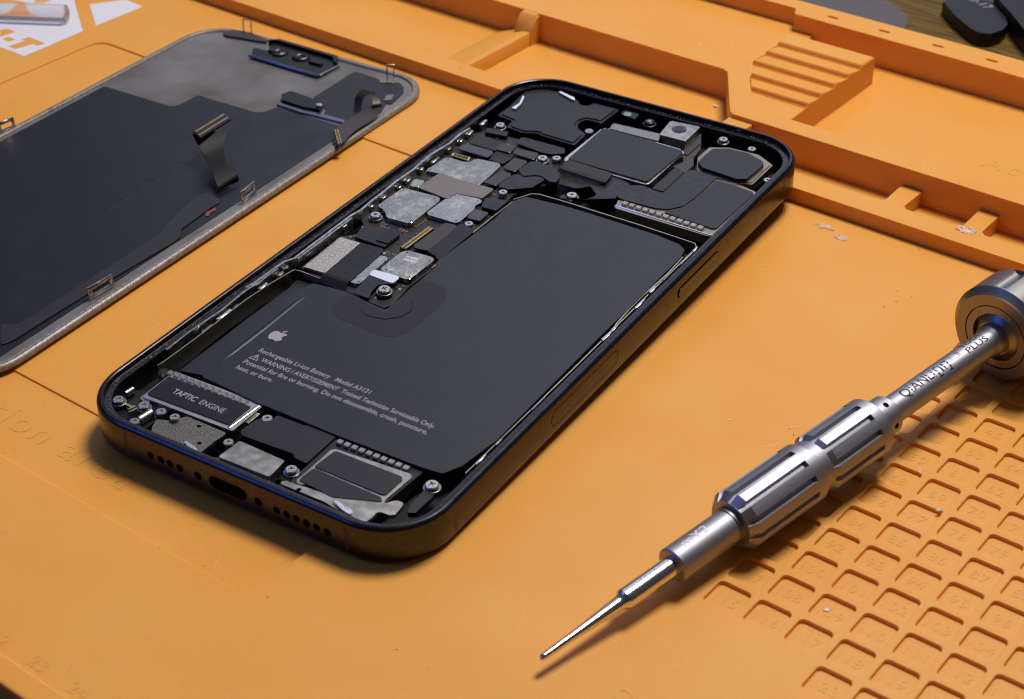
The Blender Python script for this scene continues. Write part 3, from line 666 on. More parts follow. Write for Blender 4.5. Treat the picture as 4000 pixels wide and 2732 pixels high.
els[0].position = 0; els[0].color = (.018, .018, .022, 1)
els[1].position = 1; els[1].color = (.92, 1.0, 1.32, 1)
for p_, c_ in ((.5, (.04, .04, .047)), (.90, (.08, .083, .10)), (.957, (.125, .135, .18)), (.978, (.24, .265, .36)), (.991, (.74, .80, 1.06))):
    e = els.new(p_); e.color = (*c_, 1)
nt.links.new(rp.outputs['Color'], bg.inputs['Color']); bg.inputs['Strength'].default_value = WORLD_STRENGTH

sc.view_settings.view_transform = 'Standard'; sc.view_settings.look = 'None'
sc.view_settings.exposure = 0; sc.view_settings.gamma = 1; sc.view_settings.use_curve_mapping = False
sc.render.engine = 'CYCLES'
sc.cycles.use_denoising = True
sc.cycles.denoiser = 'OPENIMAGEDENOISE'; sc.cycles.denoising_input_passes = 'RGB_ALBEDO_NORMAL'; sc.cycles.denoising_prefilter = 'ACCURATE'
sc.cycles.filter_width = 1.1
sc.cycles.max_bounces = 10

# ------------------------------------------------------------------ the table
bm = bmesh.new(); prism_bm(bm, [(-900, -134.5), (900, -134.5), (900, 900), (-900, 900)], -30, -4.0, 0)
o = from_bm('table_top', bm, M['wood']); o['kind'] = 'structure'
bm = bmesh.new(); prism_bm(bm, [(-3000, -3000), (3000, -3000), (3000, 3000), (-3000, 3000)], -760, -740, 0)
o = from_bm('floor', bm, mat('dark_floor', (.03, .025, .03), .7, noise=.2, nscale=.2)); o['kind'] = 'structure'

# ------------------------------------------------------------------ the orange work mat
MAT = empty('repair_mat', 'orange silicone repair mat with numbered cells and moulded trays', 'work mat')
LX, LY, PX, PY = LAT
holes = []
recess = rrect(96.1, 68.05, 4, 0, 8, -70.25, -26.45)
recess2 = rrect(95.7, 9.6, 3, 0, 6, -70.25, -84.45)
holes.append((recess, .45, 0.0)); holes.append((recess2, .4, -.45))
cells = []
CW, CD = 6.15, .78
for r in range(1, 17):
    for c in range(3, 12):
        if r == 14 and c < 3: continue
        if r >= 15 and c < 6: continue
        if r >= 16 and c < 7: continue
        x = LX + PX * (c - 6) - .25; y = LY - PY * (r - 10) + .25        # back left corner of the cell
        cx, cy = x + CW / 2, y - CW / 2
        holes.append((rrect(CW / 2, CW / 2, .95, 0, 5, cx, cy), CD, 0.0)); cells.append((r, c, cx, cy))
plate('base_sheet', [(-260, -131.8), (230, -131.8), (230, 163), (-260, 163)], holes, 0.0, M['mat'], MAT, .16)
vis = [q for q in cells if q[2] + .55 * q[3] < 150 or True]
vis.sort(key=lambda q: abs(q[2] - 105) + abs(q[3] + 30))
for r, c, cx, cy in vis[:96]:
    num = 8 * r + c if r < 15 else 8 * r + c - 3
    text('cell_number', str(num), cx - .1, cy - 1.25, -CD, M['matthin'], MAT, size=3.2, extrude=.05, spacing=1.12, align='C')

# low ridge with its cross bars, in front of the channel
ridge = [(-260, 77.3), (40, 76.9), (230, 76.6), (230, 82.8), (72.8, 83.1), (72.8, 95), (68.1, 95), (68.3, 83.2), (54.0, 83.2), (54.2, 95), (49.0, 95), (49.3, 83.4), (-260, 83.2)]
prism('low_ridge', ridge, -.5, 3.7, M['mat'], MAT, .5, 3, .9)
# tall ridge between the trays
tall = [(-260, 113.6), (-10.7, 113.4), (2.7, 93.1), (230, 93.3), (230, 98.5), (14.6, 98.8), (4.2, 100.5), (-5.5, 115.6), (-9.5, 121.5), (-260, 121.5)]
prism('tall_ridge', tall, -.5, 8.0, M['mat'], MAT, .8, 4, 1.0)
prism('ridge_foot', [(2.6, 88.2), (9.0, 88.6), (9.2, 94), (2.6, 94)], -.5, 6.9, M['mat'], MAT, 1.0, 3, 1.0)
# ramp that ends the far left tray, with its short buttress
bm = bmesh.new()
prof = [(-84, -.3), (-73.0, 3.5), (-71.6, 3.8), (-70.5, 3.7), (-70.2, 3.2), (-70.1, -.3)]
va = [bm.verts.new((x * S, 81 * S, z * S)) for x, z in prof]; vb = [bm.verts.new((x * S, 114.2 * S, z * S)) for x, z in prof]
for i in range(len(prof)): bm.faces.new((va[i], va[(i + 1) % 6], vb[(i + 1) % 6], vb[i]))
bm.faces.new(va); bm.faces.new(vb[::-1]); from_bm('tray_ramp', bm, M['mat'], MAT, 50)
bm = bmesh.new()
prof = [(109.2, 3.0), (109.7, 4.2), (111.6, 7.6), (112.4, 7.9), (114.4, 7.9), (114.4, 0), (109.2, 0)]
va = [bm.verts.new((-75.6 * S, y * S, z * S)) for y, z in prof]; vb = [bm.verts.new((-69.9 * S, y * S, z * S)) for y, z in prof]
for i in range(7): bm.faces.new((va[i], va[(i + 1) % 7], vb[(i + 1) % 7], vb[i]))
bm.faces.new(va); bm.faces.new(vb[::-1])
bmesh.ops.bevel(bm, geom=[e for e in bm.edges if len({round(v.co.x, 3) for v in e.verts}) == 1 and min(v.co.z for v in e.verts) > .2], offset=.05, segments=3, affect='EDGES', clamp_overlap=True)
from_bm('tray_buttress', bm, M['mat'], MAT, 50)
# raised floor behind the tall ridge, saw-tooth rest for tools, back wall
prism('raised_floor', [(-260, 118), (-9, 118), (-9, 161), (-260, 161)], -.5, 3.3, M['mat'], MAT, 0)
bm = bmesh.new()
saw = [(98.2, -.4), (98.2, 6.6), (109.0, 6.55), (109.4, 7.75), (115.6, 6.6), (116.0, 7.75), (122.6, 6.6), (123.0, 7.75), (129.6, 6.6), (130.0, 7.75), (136.4, 6.6), (136.8, 7.75), (143.4, 7.6), (144.0, 7.1), (144.0, -.4)]
ns = len(saw)
def sawx(y):
    for (y0, x0), (y1, x1) in zip(((98, 4.6), (100.6, 4.0), (115.6, -5.0), (121.5, -9.0)), ((100.6, 4.0), (115.6, -5.0), (121.5, -9.0), (146, -10.2))):
        if y <= y1: return x0 + (x1 - x0) * (y - y0) / (y1 - y0)
    return -10.2
va = [bm.verts.new((sawx(y) * S, y * S, z * S)) for y, z in saw]
vb = [bm.verts.new(((14.4 + (.35 if 0 < i < ns - 1 else .35)) * S, y * S, z * S)) for i, (y, z) in enumerate(saw)]
for i in range(ns): bm.faces.new((va[i], va[(i + 1) % ns], vb[(i + 1) % ns], vb[i]))
bm.faces.new(va); bm.faces.new(vb[::-1])
bmesh.ops.bevel(bm, geom=[e for e in bm.edges if e.verts[0].co.z > .2 and e.verts[1].co.z > .2], offset=.022, segments=2, affect='EDGES', clamp_overlap=True)
from_bm('tool_rest', bm, M['mat'], MAT, 30)
back = fillet([(-260, 158.0), (-16.6, 158.0), (-15.2, 154.6), (230, 151.6), (230, 163.2), (-260, 163.2)], .8)
slots = [(rrect(1.6, .55, .5, 0, 5, x, 158.6), 1.6, 8.1) for x in (-5.7, 9.6, 25.0, 40.0, 55.4, 70)]
plate('back_wall', back, slots, 8.1, M['mat'], MAT, .35)
bw = C.objects['back_wall']
for v in bw.data.vertices:
    if v.co.z < .415: v.co.z = -.1
prism('front_lip', [(-260, -132.6), (230, -132.6), (230, -127.9), (-260, -127.9)], -4, .75, M['mat'], MAT, .7, 3)
# moulded lettering
E = M['matthin']
text('moulded_text', 'ation area', -56.5, -87.6, -.86, E, MAT, width=43.5, size=8.6, extrude=.07, spacing=1.15)
text('moulded_text', 'Sc', 86.5, -79.3, 0, E, MAT, size=8.5, extrude=.05)
text('moulded_text', 'Acce', 56.2, 119.2, 0, E, MAT, size=8.2, extrude=.05, spacing=1.15)
for k, (n_, x_) in enumerate((('22', -.4), ('23', 9.2), ('24', 18.8))):
    text('ruler_number', n_, x_, -126.9, 0, E, MAT, size=3.6, extrude=.06, spacing=1.1)
# printed logo, white ink
logo = []
prism('printed_logo', T['w_b'] + [(-182, 69), (-174.5, 69)][::1] if False else [(-174.9, 47.5), (-174.5, 64.3), (-182.3, 65), (-188, 56.4)], 0, .03, M['white'], MAT, 0)
prism('printed_logo', [(-208, 21.6), (-174.6, 22.2), (-174.9, 42.7), (-186, 50.3), (-196, 57.2), (-208, 57)], 0, .03, M['white'], MAT, 0)
for k in ('w_t', 'w_d', 'w_e', 'w_f', 'w_g'): prism('printed_letter', T[k], 0, .05, M['matthin'], MAT, 0)

# ------------------------------------------------------------------ scraps and dust on the mat
def scrap(x, y, r, z=0, flat=.35, lab='', grp=None, m='scrap', name='plastic_scrap', cat='scrap'):
    bm = bmesh.new(); bmesh.ops.create_icosphere(bm, subdivisions=2, radius=1)
    sx, sy, a = random.uniform(.6, 1.3), random.uniform(.4, .9), random.uniform(0, PI)
    for v in bm.verts:
        k = 1 + random.uniform(-.35, .35)
        px, py, pz = v.co.x * sx * k, v.co.y * sy * k, v.co.z * flat * k
        v.co = (r * S * (px * math.cos(a) - py * math.sin(a)), r * S * (px * math.sin(a) + py * math.cos(a)), r * S * pz)
    o = from_bm(name, bm, M[m], None, 60); o.location = (x * S, y * S, (z + r * flat * .7) * S)
    return tag(o, lab, cat, grp)
FL = T['flakes']
def smear(x, y, r, lab, z=0):
    """thin crumpled film of dried glue"""
    bm = bmesh.new(); n = 9; V = {}
    for i in range(n):
        for j in range(n):
            a = (i / (n - 1) - .5) * 2; b = (j / (n - 1) - .5) * 2
            if a * a * 1.0 + b * b + random.uniform(-.25, .3) < 1: V[i, j] = bm.verts.new(((x + a * r * 1.5) * S, (y + b * r * .8) * S, (z + random.uniform(.02, .34)) * S))
    for i in range(n - 1):
        for j in range(n - 1):
            q = [V.get(k) for k in ((i, j), (i + 1, j), (i + 1, j + 1), (i, j + 1))]
            if all(q) and random.random() > .12: bm.faces.new(q)
    bmesh.ops.delete(bm, geom=[v for v in bm.verts if not v.link_faces], context='VERTS')
    bmesh.ops.solidify(bm, geom=list(bm.faces), thickness=.004)
    o = from_bm('dried_glue', bm, GLUE, None, 20)
    return tag(o, lab, 'glue smear', 'dried glue smears by the low ridge')
GLUE = mat('dried_glue', (.85, .66, .52), .25, 0, .6, alpha=.55, bump=.4, bscale=25)
smear(FL[0][0], FL[0][1], 1.7, 'larger whitish glue smear on the flat mat, nearest the phone corner')
smear(FL[1][0], FL[1][1], 1.5, 'smaller whitish glue smear on the flat mat, towards the ridge')
CP = T['crump']
smear(CP[1][0], CP[1][1], 1.9, 'crumpled clear glue film on the low ridge beside the cross bar', 3.7)
scrap(FL[8][0], FL[8][1], .55, .0, .5, 'white plastic crumb beside cell 77 of the numbered grid', 'white crumbs on the mat')
scrap(FL[9][0], FL[9][1], .5, -.8, .35, 'white sliver lying inside cell 109 of the grid', 'white crumbs on the mat')
scrap(FL[10][0], FL[10][1], .3, -.8, .5, 'tiny white crumb inside cell 102 of the grid', 'white crumbs on the mat')
scrap(-1.9, 93.6, .7, 7.9, .55, 'lilac white crumb on the ridge corner behind the phone', 'white crumbs on the mat')
scrap(FL[2][0], FL[2][1], .32, 0, .3, 'pale flake on bare mat right of the phone, further from the camera', 'white crumbs on the mat')
scrap(FL[4][0], FL[4][1], .28, 0, .3, 'pale flake on bare mat above the screwdriver grip', 'white crumbs on the mat')
bm = bmesh.new()
rs = random.Random(3)
pts_ = [tuple(p) for p in T['specks']] + [(rs.uniform(-40, 110), rs.uniform(-100, 70)) for _ in range(18)]
for x, y in pts_:
    if 2 > abs(x - 5) / 38 + abs(y) / 82 and abs(x - 5) < 46 and abs(y) < 82: continue
    r = rs.uniform(.05, .13)
    zz = 0.0
    if -166 < x < 25.8 and -94 < y < 41: zz = -.45
    for vv in bmesh.ops.create_icosphere(bm, subdivisions=1, radius=r * S, matrix=Matrix.Translation((x * S, y * S, (zz + r * .5) * S)) @ Matrix.Diagonal((rs.uniform(.6, 1.8), 1, .6, 1)))['verts']: pass
o = from_bm('dust_specks', bm, M['speck']); tag(o, 'dark dust specks scattered over the orange mat', 'dust', kind='stuff')

# ------------------------------------------------------------------ the opened phone
PH = empty('opened_smartphone', 'opened smartphone with its battery and circuit board exposed', 'smartphone')
pm = Matrix(PH_R).to_4x4()
for i in range(3): pm[i][3] = PH_POS[i] * S
PH.matrix_world = pm
HW, HL, CR_ = 38.35, 79.95, 12.6
ol = lambda d: rrect(HW, HL, CR_, d, 14)
prof = [(1.2, -7.35), (.45, -7.05), (.1, -6.5), (0, -5.9), (0, -.25), (.12, .12), (.42, .45), (.75, .60), (1.15, .60), (1.32, .5), (1.45, -.45), (2.75, -.55), (2.9, -.85), (2.9, -5.6), (2.4, -6.9)]
#                                          outer side .............. bevel -> rim, ledge -> glue, inner wall
mi = [0, 0, 0, 0, 0, 1, 1, 1, 1, 1, 2, 1, 3, 3, 3]
FR = sweep('phone_frame', ol, prof, [M['frame'], M['rim'], M['glue'], M['cav']], PH, True, 50, [0, 0, 0, 0, 0, 0, 0, 1, 1, 1, 2, 1, 3, 3, 3])
prism('back_plate', rrect(HW, HL, CR_, 1.4, 10), -7.3, -5.4, M['cav'], PH, .1)
# ragged bits of adhesive and lint on the ledge
bm = bmesh.new(); rs = random.Random(11)
led = ol(2.1); nl = len(led)
per = []
for i in range(nl):
    a, b = Vector(led[i]), Vector(led[(i + 1) % nl]); k = max(1, int((b - a).length / .35))
    per += [a.lerp(b, j / k) for j in range(k)]
for p in per:
    dens = .9 if (p.x < -30 or p.y > 70) else .35
    if rs.random() > dens: continue
    q = p + Vector((rs.uniform(-.42, .42), rs.uniform(-.42, .42))); r = rs.uniform(.03, .10) * (1.7 if p.x < -25 and p.y < -45 else 1.25 if p.x < -30 or p.y > 70 else 1)
    bmesh.ops.create_icosphere(bm, subdivisions=1, radius=r * S, matrix=Matrix.Translation((q.x * S, q.y * S, (-.5 + rs.uniform(0, .12)) * S)) @ Matrix.Rotation(rs.uniform(0, 3), 4, 'Z') @ Matrix.Diagonal((rs.uniform(.7, 2.6), .8, .5, 1)))
crumbmat = mat('adhesive_crumbs', (.03, .03, .03), .6, 0, .5, col2=(.42, .415, .41), nscale=7)
o = from_bm('adhesive_crumbs', bm, crumbmat, PH, 60); o['kind'] = 'stuff'

# --- holes, port, button, antenna lines on the band (they belong to the frame)
def on_band(axis, val, a, z):           # point just proud of the band
    return (a, val, z) if axis == 1 else (val, a, z)
def capsule(w, h, n=8):
    out = []; r = min(w, h) / 2
    return rrect(w / 2, h / 2, r, 0, n)
def band_piece(name, axis, pos, w, h, m, depth=.5, proud=.02, ring=None):
    """flat plug set into the band: w along the band, h upright"""
    pts = capsule(w, h); bm = bmesh.new()
    def put(u, v, d):
        if axis == 1: return ((pos[0] + u) * S, (-HL - d) * S, (pos[2] + v) * S)
        return ((HW + d) * S, (pos[1] + u) * S, (pos[2] + v) * S)
    A = [bm.verts.new(put(u, v, proud)) for u, v in pts]; B = [bm.verts.new(put(u, v, -depth)) for u, v in pts]
    n = len(pts)
    if ring:
        pi = [(u * (w / 2 - ring) / (w / 2), v * (h / 2 - ring) / (h / 2)) for u, v in pts]
        Ai = [bm.verts.new(put(u, v, proud)) for u, v in pi]
        for i in range(n): bm.faces.new((A[i], A[(i + 1) % n], Ai[(i + 1) % n], Ai[i]))
    else: bm.faces.new(A)
    for i in range(n): bm.faces.new((A[i], A[(i + 1) % n], B[(i + 1) % n], B[i]))
    return from_bm(name, bm, m, FR, 40)
holeM = mat('hole_black', (.001, .001, .0015), .6, 0, .02)
for i, h in enumerate(T['holes'][:11]):
    z = -3.55
    band_piece('port_screw' if i == 4 else 'speaker_hole', 1, (h[0], h[1], z), 1.55 if i != 4 else 1.75, 1.55 if i != 4 else 1.75, holeM)
band_piece('port_screw', 1, (6.35, 0, -3.5), 1.75, 1.75, holeM)
band_piece('charging_port', 1, (-.5, 0, -3.35), 8.7, 2.9, holeM, .5, .02)
band_piece('port_rim', 1, (-.5, 0, -3.35), 9.2, 3.4, M['frame'], .3, .035, .28)
band_piece('side_button', 0, (0, 23.6, -3.1), 18.2, 2.7, holeM, .3, .012)
band_piece('side_button', 0, (0, 23.6, -3.1), 17.7, 2.2, M['frame'], .3, .22)
band_piece('antenna_window', 0, (0, -22.2, -3.15), 24.8, 3.5, holeM, .3, .012, .14)
lineM = mat('antenna_line', (.018, .016, .018), .5, 0, .4)
for pos, ax in (((0, -66, -3.1), 0), ((0, 64.6, -3.1), 0), ((-24.4, 0, -3.1), 1), ((25.5, 0, -3.1), 1)):
    band_piece('antenna_line', ax, pos, .75, 5.7, lineM, .2, .006)
# inner rails and brackets
strip('frame_rail', T['railL'], .6, -3.0, -.45, M['rail'], PH, .1)
strip('frame_rail', T['railL2'][1:], .45, -3.0, -.55, M['rail'], PH, .1)
strip('frame_rail', [(p[0] + .0, p[1]) for p in T['railR']], .3, -4.5, -1.1, M['olive'], PH, .05)
strip('frame_rail', [(34.4, -57), (34.6, -20), (34.45, 12), (34.6, 30), (33.4, 31.3)], .26, -4.5, -1.2, M['olive'], PH, .05)
strip('frame_rail', [(33.6, 31.3), (20, 31.8), (0, 32), (-5.4, 31.9), (-7.0, 31.1), (-9.0, 27.0)], .28, -4.5, -1.2, M['olive'], PH, .05)
strip('frame_rail', [(-8.9, 27.2), (-9.1, 21), (-9.2, 10), (-8.8, -2)], .26, -4.5, -1.5, M['olive'], PH, .05)
strip('frame_rail', T['wallL'], .26, -4.6, -1.0, M['olive'], PH, .05)
rs = random.Random(5)
for y, l_, ww, m_ in ((-54.5, 3.5, .9, 'steel'), (-48, 2.2, .8, 'rail'), (-36, 5, .8, 'dsteel'), (-10, 4.4, 1.1, 'steel'), (-6.5, 2.4, 1.2, 'rail'), (3, 4, 1.0, 'steel'), (9, 3, 1.2, 'rail'), (14.5, 5, .8, 'dsteel'), (22, 6, .6, 'rail'), (27.5, 2.4, .9, 'steel')):
    prism('frame_bracket', [(35.05, y), (35.05 - ww * .55, y + .3), (35.05 - ww * .55, y + l_ - .3), (35.05, y + l_)], -3.0, -.55 - rs.random() * .4, M[m_], PH, .08, 1)
for y, l_, m_ in ((-47.5, 3.4, 'steel'), (-43, 4.6, 'bright'), (-38, 2, 'dsteel'), (-30, 3, 'steel'), (-24, 2.2, 'dsteel'), (-15, 3, 'greypl'), (-2, 2.2, 'steel'), (8, 1.6, 'steel'), (12.4, 2.0, 'steel'), (18.5, 1.6, 'chrome'), (21.5, 2.6, 'steel'), (27, 1.6, 'chrome'), (31.6, 3.4, 'steel'), (38, 2, 'dsteel'), (43, 1.8, 'chrome'), (46.4, 2.6, 'steel'), (52, 3, 'steel')):
    prism('frame_bracket', [(-34.6, y), (-33.7, y + .3), (-33.75, y + l_ - .2), (-34.6, y + l_)], -3.0, -1.0 - rs.random() * .5, M[m_], PH, .12, 1)
prism('frame_wall', [(-34.9, -17.4), (-33.9, -17.4), (-33.9, 1.8), (-34.9, 1.8)], -5, -.6, M['rail'], PH, .1)

# --- battery
B = prism('battery', fillet(T['battery'], .6, 3), -5.3, -.9, M['batt'], PH, 1.25, 6, 0, 70)
prism('pouch_flange', T['flange'], -5.2, -2.7, M['batt'], B, .3, 2, .3)
prism('adhesive_film', fillet(T['pad'], 1.2), -.95, -.875, M['pad'], B, 0)
dm = inset(T['dome'], 0)
tube('film_crease', [(x, y, -.88) for x, y in T['dome']], [.05, .12, .16, .16, .16, .12, .05], M['pad'], B, 6)
tube('foil_crease', [(-24.2, -57.5, -1.9), (-24.0, -50, -1.72), (-24.0, -40, -1.66), (-24.3, -31, -1.68), (-24.3, -23.6, -1.9)], [.9, .95, .95, .95, .9], M['batt'], B, 24)
pr = M['print']; zb = -.892
h1 = 2.05
text('battery_label', 'Rechargeable Li-ion Battery   Model A3121', -20.0, -47.4, zb, pr, B, width=26.4, size=1.75, extrude=.008, bold=.012)
text('battery_label', 'WARNING / AVERTISSEMENT  Trained Technician Serviceable Only.', -17.6, -49.75, zb, pr, B, width=40.2, size=1.75, extrude=.008, bold=.016)
text('battery_label', 'Potential for fire or burning. Do not disassemble, crush, puncture,', -20.2, -51.85, zb, pr, B, width=42.7, size=1.75, extrude=.008, bold=.016)
text('battery_label', 'heat, or burn.', -20.2, -53.95, zb, pr, B, width=8.7, size=1.75, extrude=.008, bold=.016)
# warning triangle
def ring_tri(cx, cy, r, t):
    bm = bmesh.new(); o_ = []; i_ = []
    for k in range(3):
        a = PI / 2 + k * 2 * PI / 3
        o_.append(bm.verts.new(((cx + r * math.cos(a)) * S, (cy + r * math.sin(a)) * S, zb * S)))
        i_.append(bm.verts.new(((cx + (r - t) * math.cos(a)) * S, (cy + (r - t) * math.sin(a)) * S, zb * S)))
    for k in range(3): bm.faces.new((o_[k], o_[(k + 1) % 3], i_[(k + 1) % 3], i_[k]))
    for x0, y0, x1, y1 in ((-.09, -.05, .09, .62), (-.09, -.38, .09, -.2)):
        bm.faces.new([bm.verts.new(((cx + x) * S, (cy + y) * S, zb * S)) for x, y in ((x0, y0), (x1, y0), (x1, y1), (x0, y1))])
    return from_bm('warning_symbol', bm, pr, B, None)
ring_tri(-19.2, -49.35, 1.25, .36)
# fruit emblem printed on the battery
lx, ly = -20.1, -41.2
def bez(p, n=6):
    out = []
    for i in range(0, len(p) - 1, 3):
        a, b, c_, d = (Vector(q) for q in (p[i], p[i + 1], p[i + 2], p[(i + 3) % len(p)]))
        for k in range(n):
            t = k / n; q = a * (1 - t) ** 3 + b * 3 * t * (1 - t) ** 2 + c_ * 3 * t * t * (1 - t) + d * t ** 3; out.append((q.x, q.y))
    return out
body = [(0, .78), (.25, .86), (.45, .95), (.72, .95), (.95, .95), (1.12, .80), (1.22, .66), (.98, .50), (.86, .28), (.88, .02), (.90, -.26), (1.06, -.46), (1.30, -.54), (1.18, -.86), (.88, -1.32), (.58, -1.34), (.34, -1.34), (.28, -1.20), (0, -1.20), (-.28, -1.20), (-.36, -1.34), (-.60, -1.34), (-1.0, -1.30), (-1.34, -.56), (-1.34, -.02), (-1.34, .56), (-1.0, .94), (-.60, .94), (-.36, .94), (-.22, .80), (0, .78)]
prism('printed_emblem', [(lx + x * 1.28, ly + y * 1.28) for x, y in bez(body)], zb - .02, zb, pr, B, 0)
leaf = [(.02, 1.02), (.02, 1.38), (.30, 1.66), (.62, 1.70), (.64, 1.36), (.36, 1.04), (.02, 1.02)]
prism('printed_emblem', [(lx + x * 1.28, ly + y * 1.28) for x, y in bez(leaf)], zb - .02, zb, pr, B, 0)
rsb = random.Random(2)
bm = bmesh.new()
for _ in range(26):
    x, y = rsb.uniform(-22, 32), rsb.uniform(-58, 26)
    if x < -8 and y > -22: continue
    bmesh.ops.create_icosphere(bm, subdivisions=1, radius=rsb.uniform(.05, .12) * S, matrix=Matrix.Translation((x * S, y * S, -.87 * S)))
o = from_bm('battery_dust', bm, M['print'], B, 60); o['kind'] = 'stuff'

# --- logic board with its parts
LB = prism('logic_board', fillet(T['board'], .4), -4.2, -2.4, M['pcb'], PH, .12)
def bp(name, key, z, th, m, bev=.14, rad=.5, label=None, parent=None):
    o = prism(name, T[key] if isinstance(key, str) else key, z - th, z, M[m], parent or LB, bev, 2, rad)
    if label: o['label'] = label
    return o
def lipped(name, key, z, th, m, edge='chrome', rad=.5, label=None):
    """can with a rolled edge"""
    o = bp(name, key, z, th, m, .3, rad, label)
    o.data.materials.append(M[edge])
    for p in o.data.polygons:
        if .12 < p.normal.z < .97: p.material_index = 1
    return o
lipped('shield_can', 'shA', -1.5, .9, 'shield', label='large scratched silver shield can')
bp('foil_patch', 'shB', -1.25, .5, 'foilgrey', .08, .5, 'matt grey grained foil patch')
bp('shield_can', 'shC', -1.5, .8, 'shield2', .2, .4)
lipped('shield_can', 'shD', -1.2, 1.2, 'shield', label='tall cloudy silver shield can')
lipped('shield_can', 'shE', -1.35, 1.0, 'shield2', label='notched silver shield can with crossing scratches')
lipped('shield_can', 'shF', -1.5, .8, 'shield2', label='narrow silver shield can')
g = lipped('shield_can', 'shG', -1.2, 1.1, 'shield', label='silver shield can with two lines of printed code')
def dots(key, n_in, z, r=.16):
    P_ = inset(fillet(T[key], .5, 1), .75); return P_
for key, z in (('shA', -1.5), ('shD', -1.2), ('shE', -1.35), ('shG', -1.2), ('shF', -1.5)):
    pts = T[key]; cx = sum(p[0] for p in pts) / len(pts); cy = sum(p[1] for p in pts) / len(pts)
    ex = [min(pts, key=lambda p: p[0] + p[1]), max(pts, key=lambda p: p[0] + p[1]), min(pts, key=lambda p: p[0] - p[1]), max(pts, key=lambda p: p[0] - p[1])]
    bm = bmesh.new()
    for e in ex:
        d = Vector((cx - e[0], cy - e[1])); d.normalize()
        disc_bm(bm, e[0] + d.x * 1.05, e[1] + d.y * 1.05, z - .05, z + .006, .19, 10, 0)
    from_bm('shield_vent', bm, holeM, LB, None)
ga = T['shGt1']; gb = T['shGt2']
for a, t_ in ((ga, 'FJ6H6J000R'), (gb, 'V00046YZ')):
    an = math.atan2(a[1][1] - a[0][1], a[1][0] - a[0][0])
    text('shield_code', t_, a[0][0], a[0][1] - .55, -1.19, M['white'], LB, width=math.hypot(a[1][0] - a[0][0], a[1][1] - a[0][1]), size=1.0, ang=an, extrude=.005, bold=.02)
bp('bright_foil', 'foil', -1.15, .5, 'bright', .1, .5)
bp('chip_base', 'chipb', -2.0, .4, 'pcb', .05, .3)
bp('memory_chip', 'chip', -1.55, .7, 'chip', .08, .15)
ch = T['chipb']
bm = bmesh.new()
for e0, e1 in ((0, 3), (3, 2)):
    a, b = Vector(ch[e0]), Vector(ch[e1]); k = 34 if e0 == 0 else 18
    c_ = Vector((sum(p[0] for p in ch) / 4, sum(p[1] for p in ch) / 4))
    for j in range(k):
        p = a.lerp(b, (j + .5) / k); q = p.lerp(c_, .045)
        bmesh.ops.create_icosphere(bm, subdivisions=1, radius=.10 * S, matrix=Matrix.Translation((q.x * S, q.y * S, -1.98 * S)))
from_bm('solder_balls', bm, M['steel'], LB, 60)
tp = bp('dimpled_tape', 'tape', -1.35, .25, 'black', .06, .3)
bm = bmesh.new(); t0, t1, t2, t3, t4, t5 = (Vector(p) for p in T['tape'])
for i in range(10):
    for j in range(9):
        if j in (4,): continue
        u, v = (i + .8) / 11.5, (j + .8) / 10
        q = t0.lerp(t1, v).lerp(t5.lerp(t4, v), u)
        bmesh.ops.create_icosphere(bm, subdivisions=1, radius=.13 * S, matrix=Matrix.Translation((q.x * S, q.y * S, -1.36 * S)) @ Matrix.Diagonal((1, 1, .6, 1)))
o = from_bm('tape_dimple', bm, M['black'], tp, 60); o['kind'] = 'stuff'
tf = T['tapefold']
quadstrip('tape_fold', smooth_rows([((*tf[0], -1.4), (*tf[1], -1.4)), ((tf[0][0] * .6 + tf[3][0] * .4, tf[0][1] * .6 + tf[3][1] * .4, -1.5), (tf[1][0] * .6 + tf[2][0] * .4, tf[1][1] * .6 + tf[2][1] * .4, -1.5)), ((*tf[3], -2.3), (*tf[2], -2.3)), ((tf[3][0] + .1, tf[3][1] - .3, -3.4), (tf[2][0] + .1, tf[2][1] - .3, -3.4))]), .12, M['black'], LB)
bp('tip_flex', 'tipflex', -1.25, .2, 'flex', .05, .3)
bp('cover_plate', 'plate1', -1.7, .4, 'slate', .08, .4); bp('cover_plate', 'plate1b', -1.45, .3, 'black', .06, .5)
cn = T['conn']; bp('board_connector', 'conn', -1.7, .5, 'black', .06, .2)
bm = bmesh.new(); a, b, c_, d = (Vector(p) for p in cn)
for s_ in (.2, .78):
    for j in range(34):
        p = a.lerp(b, s_).lerp(d.lerp(c_, s_), (j + .8) / 35.5)
        t_ = (b - a).normalized() * .26; n_ = (d - a).normalized() * .085
        prism_bm(bm, [tuple(p - t_ - n_), tuple(p + t_ - n_), tuple(p + t_ + n_), tuple(p - t_ + n_)], -1.75, -1.62, 0)
o = from_bm('connector_pins', bm, M['gold'], LB, None)
bp('brown_plate', 'plate2', -1.45, .4, 'brown', .08, .6, 'long brown cover plate with a coppery edge')
bp('foam_strip', 'foam', -1.1, .9, 'black', .3, .4)
bp('small_plate', 'chipS', -1.45, .5, 'greypl', .1, .4); bp('flex_fold', 'blockS', -1.05, .9, 'flex', .35, .4)
bp('copper_edge', 'cop1', -2.0, .3, 'copper', 0, 0); bp('copper_edge', 'cop2', -2.0, .3, 'copper', 0, 0)
bm = bmesh.new()
for x, y in T['golddots']: disc_bm(bm, x, y, -2.42, -2.36, .30, 12, 0)
from_bm('gold_pads', bm, M['gold'], LB, None)
t9 = T['t94']
text('board_print', 'M35', t9[2][0], t9[2][1] - .5, -2.36, M['tan'], LB, size=1.1, ang=0, extrude=.005)
text('board_print', '94V-0', t9[0][0], t9[0][1] - .7, -2.36, M['tan'], LB, size=1.1, ang=0, extrude=.005)
text('board_print', 'PC-V0', t9[4][0], t9[4][1] - .6, -2.36, M['tan'], LB, size=1.1, ang=0, extrude=.005)
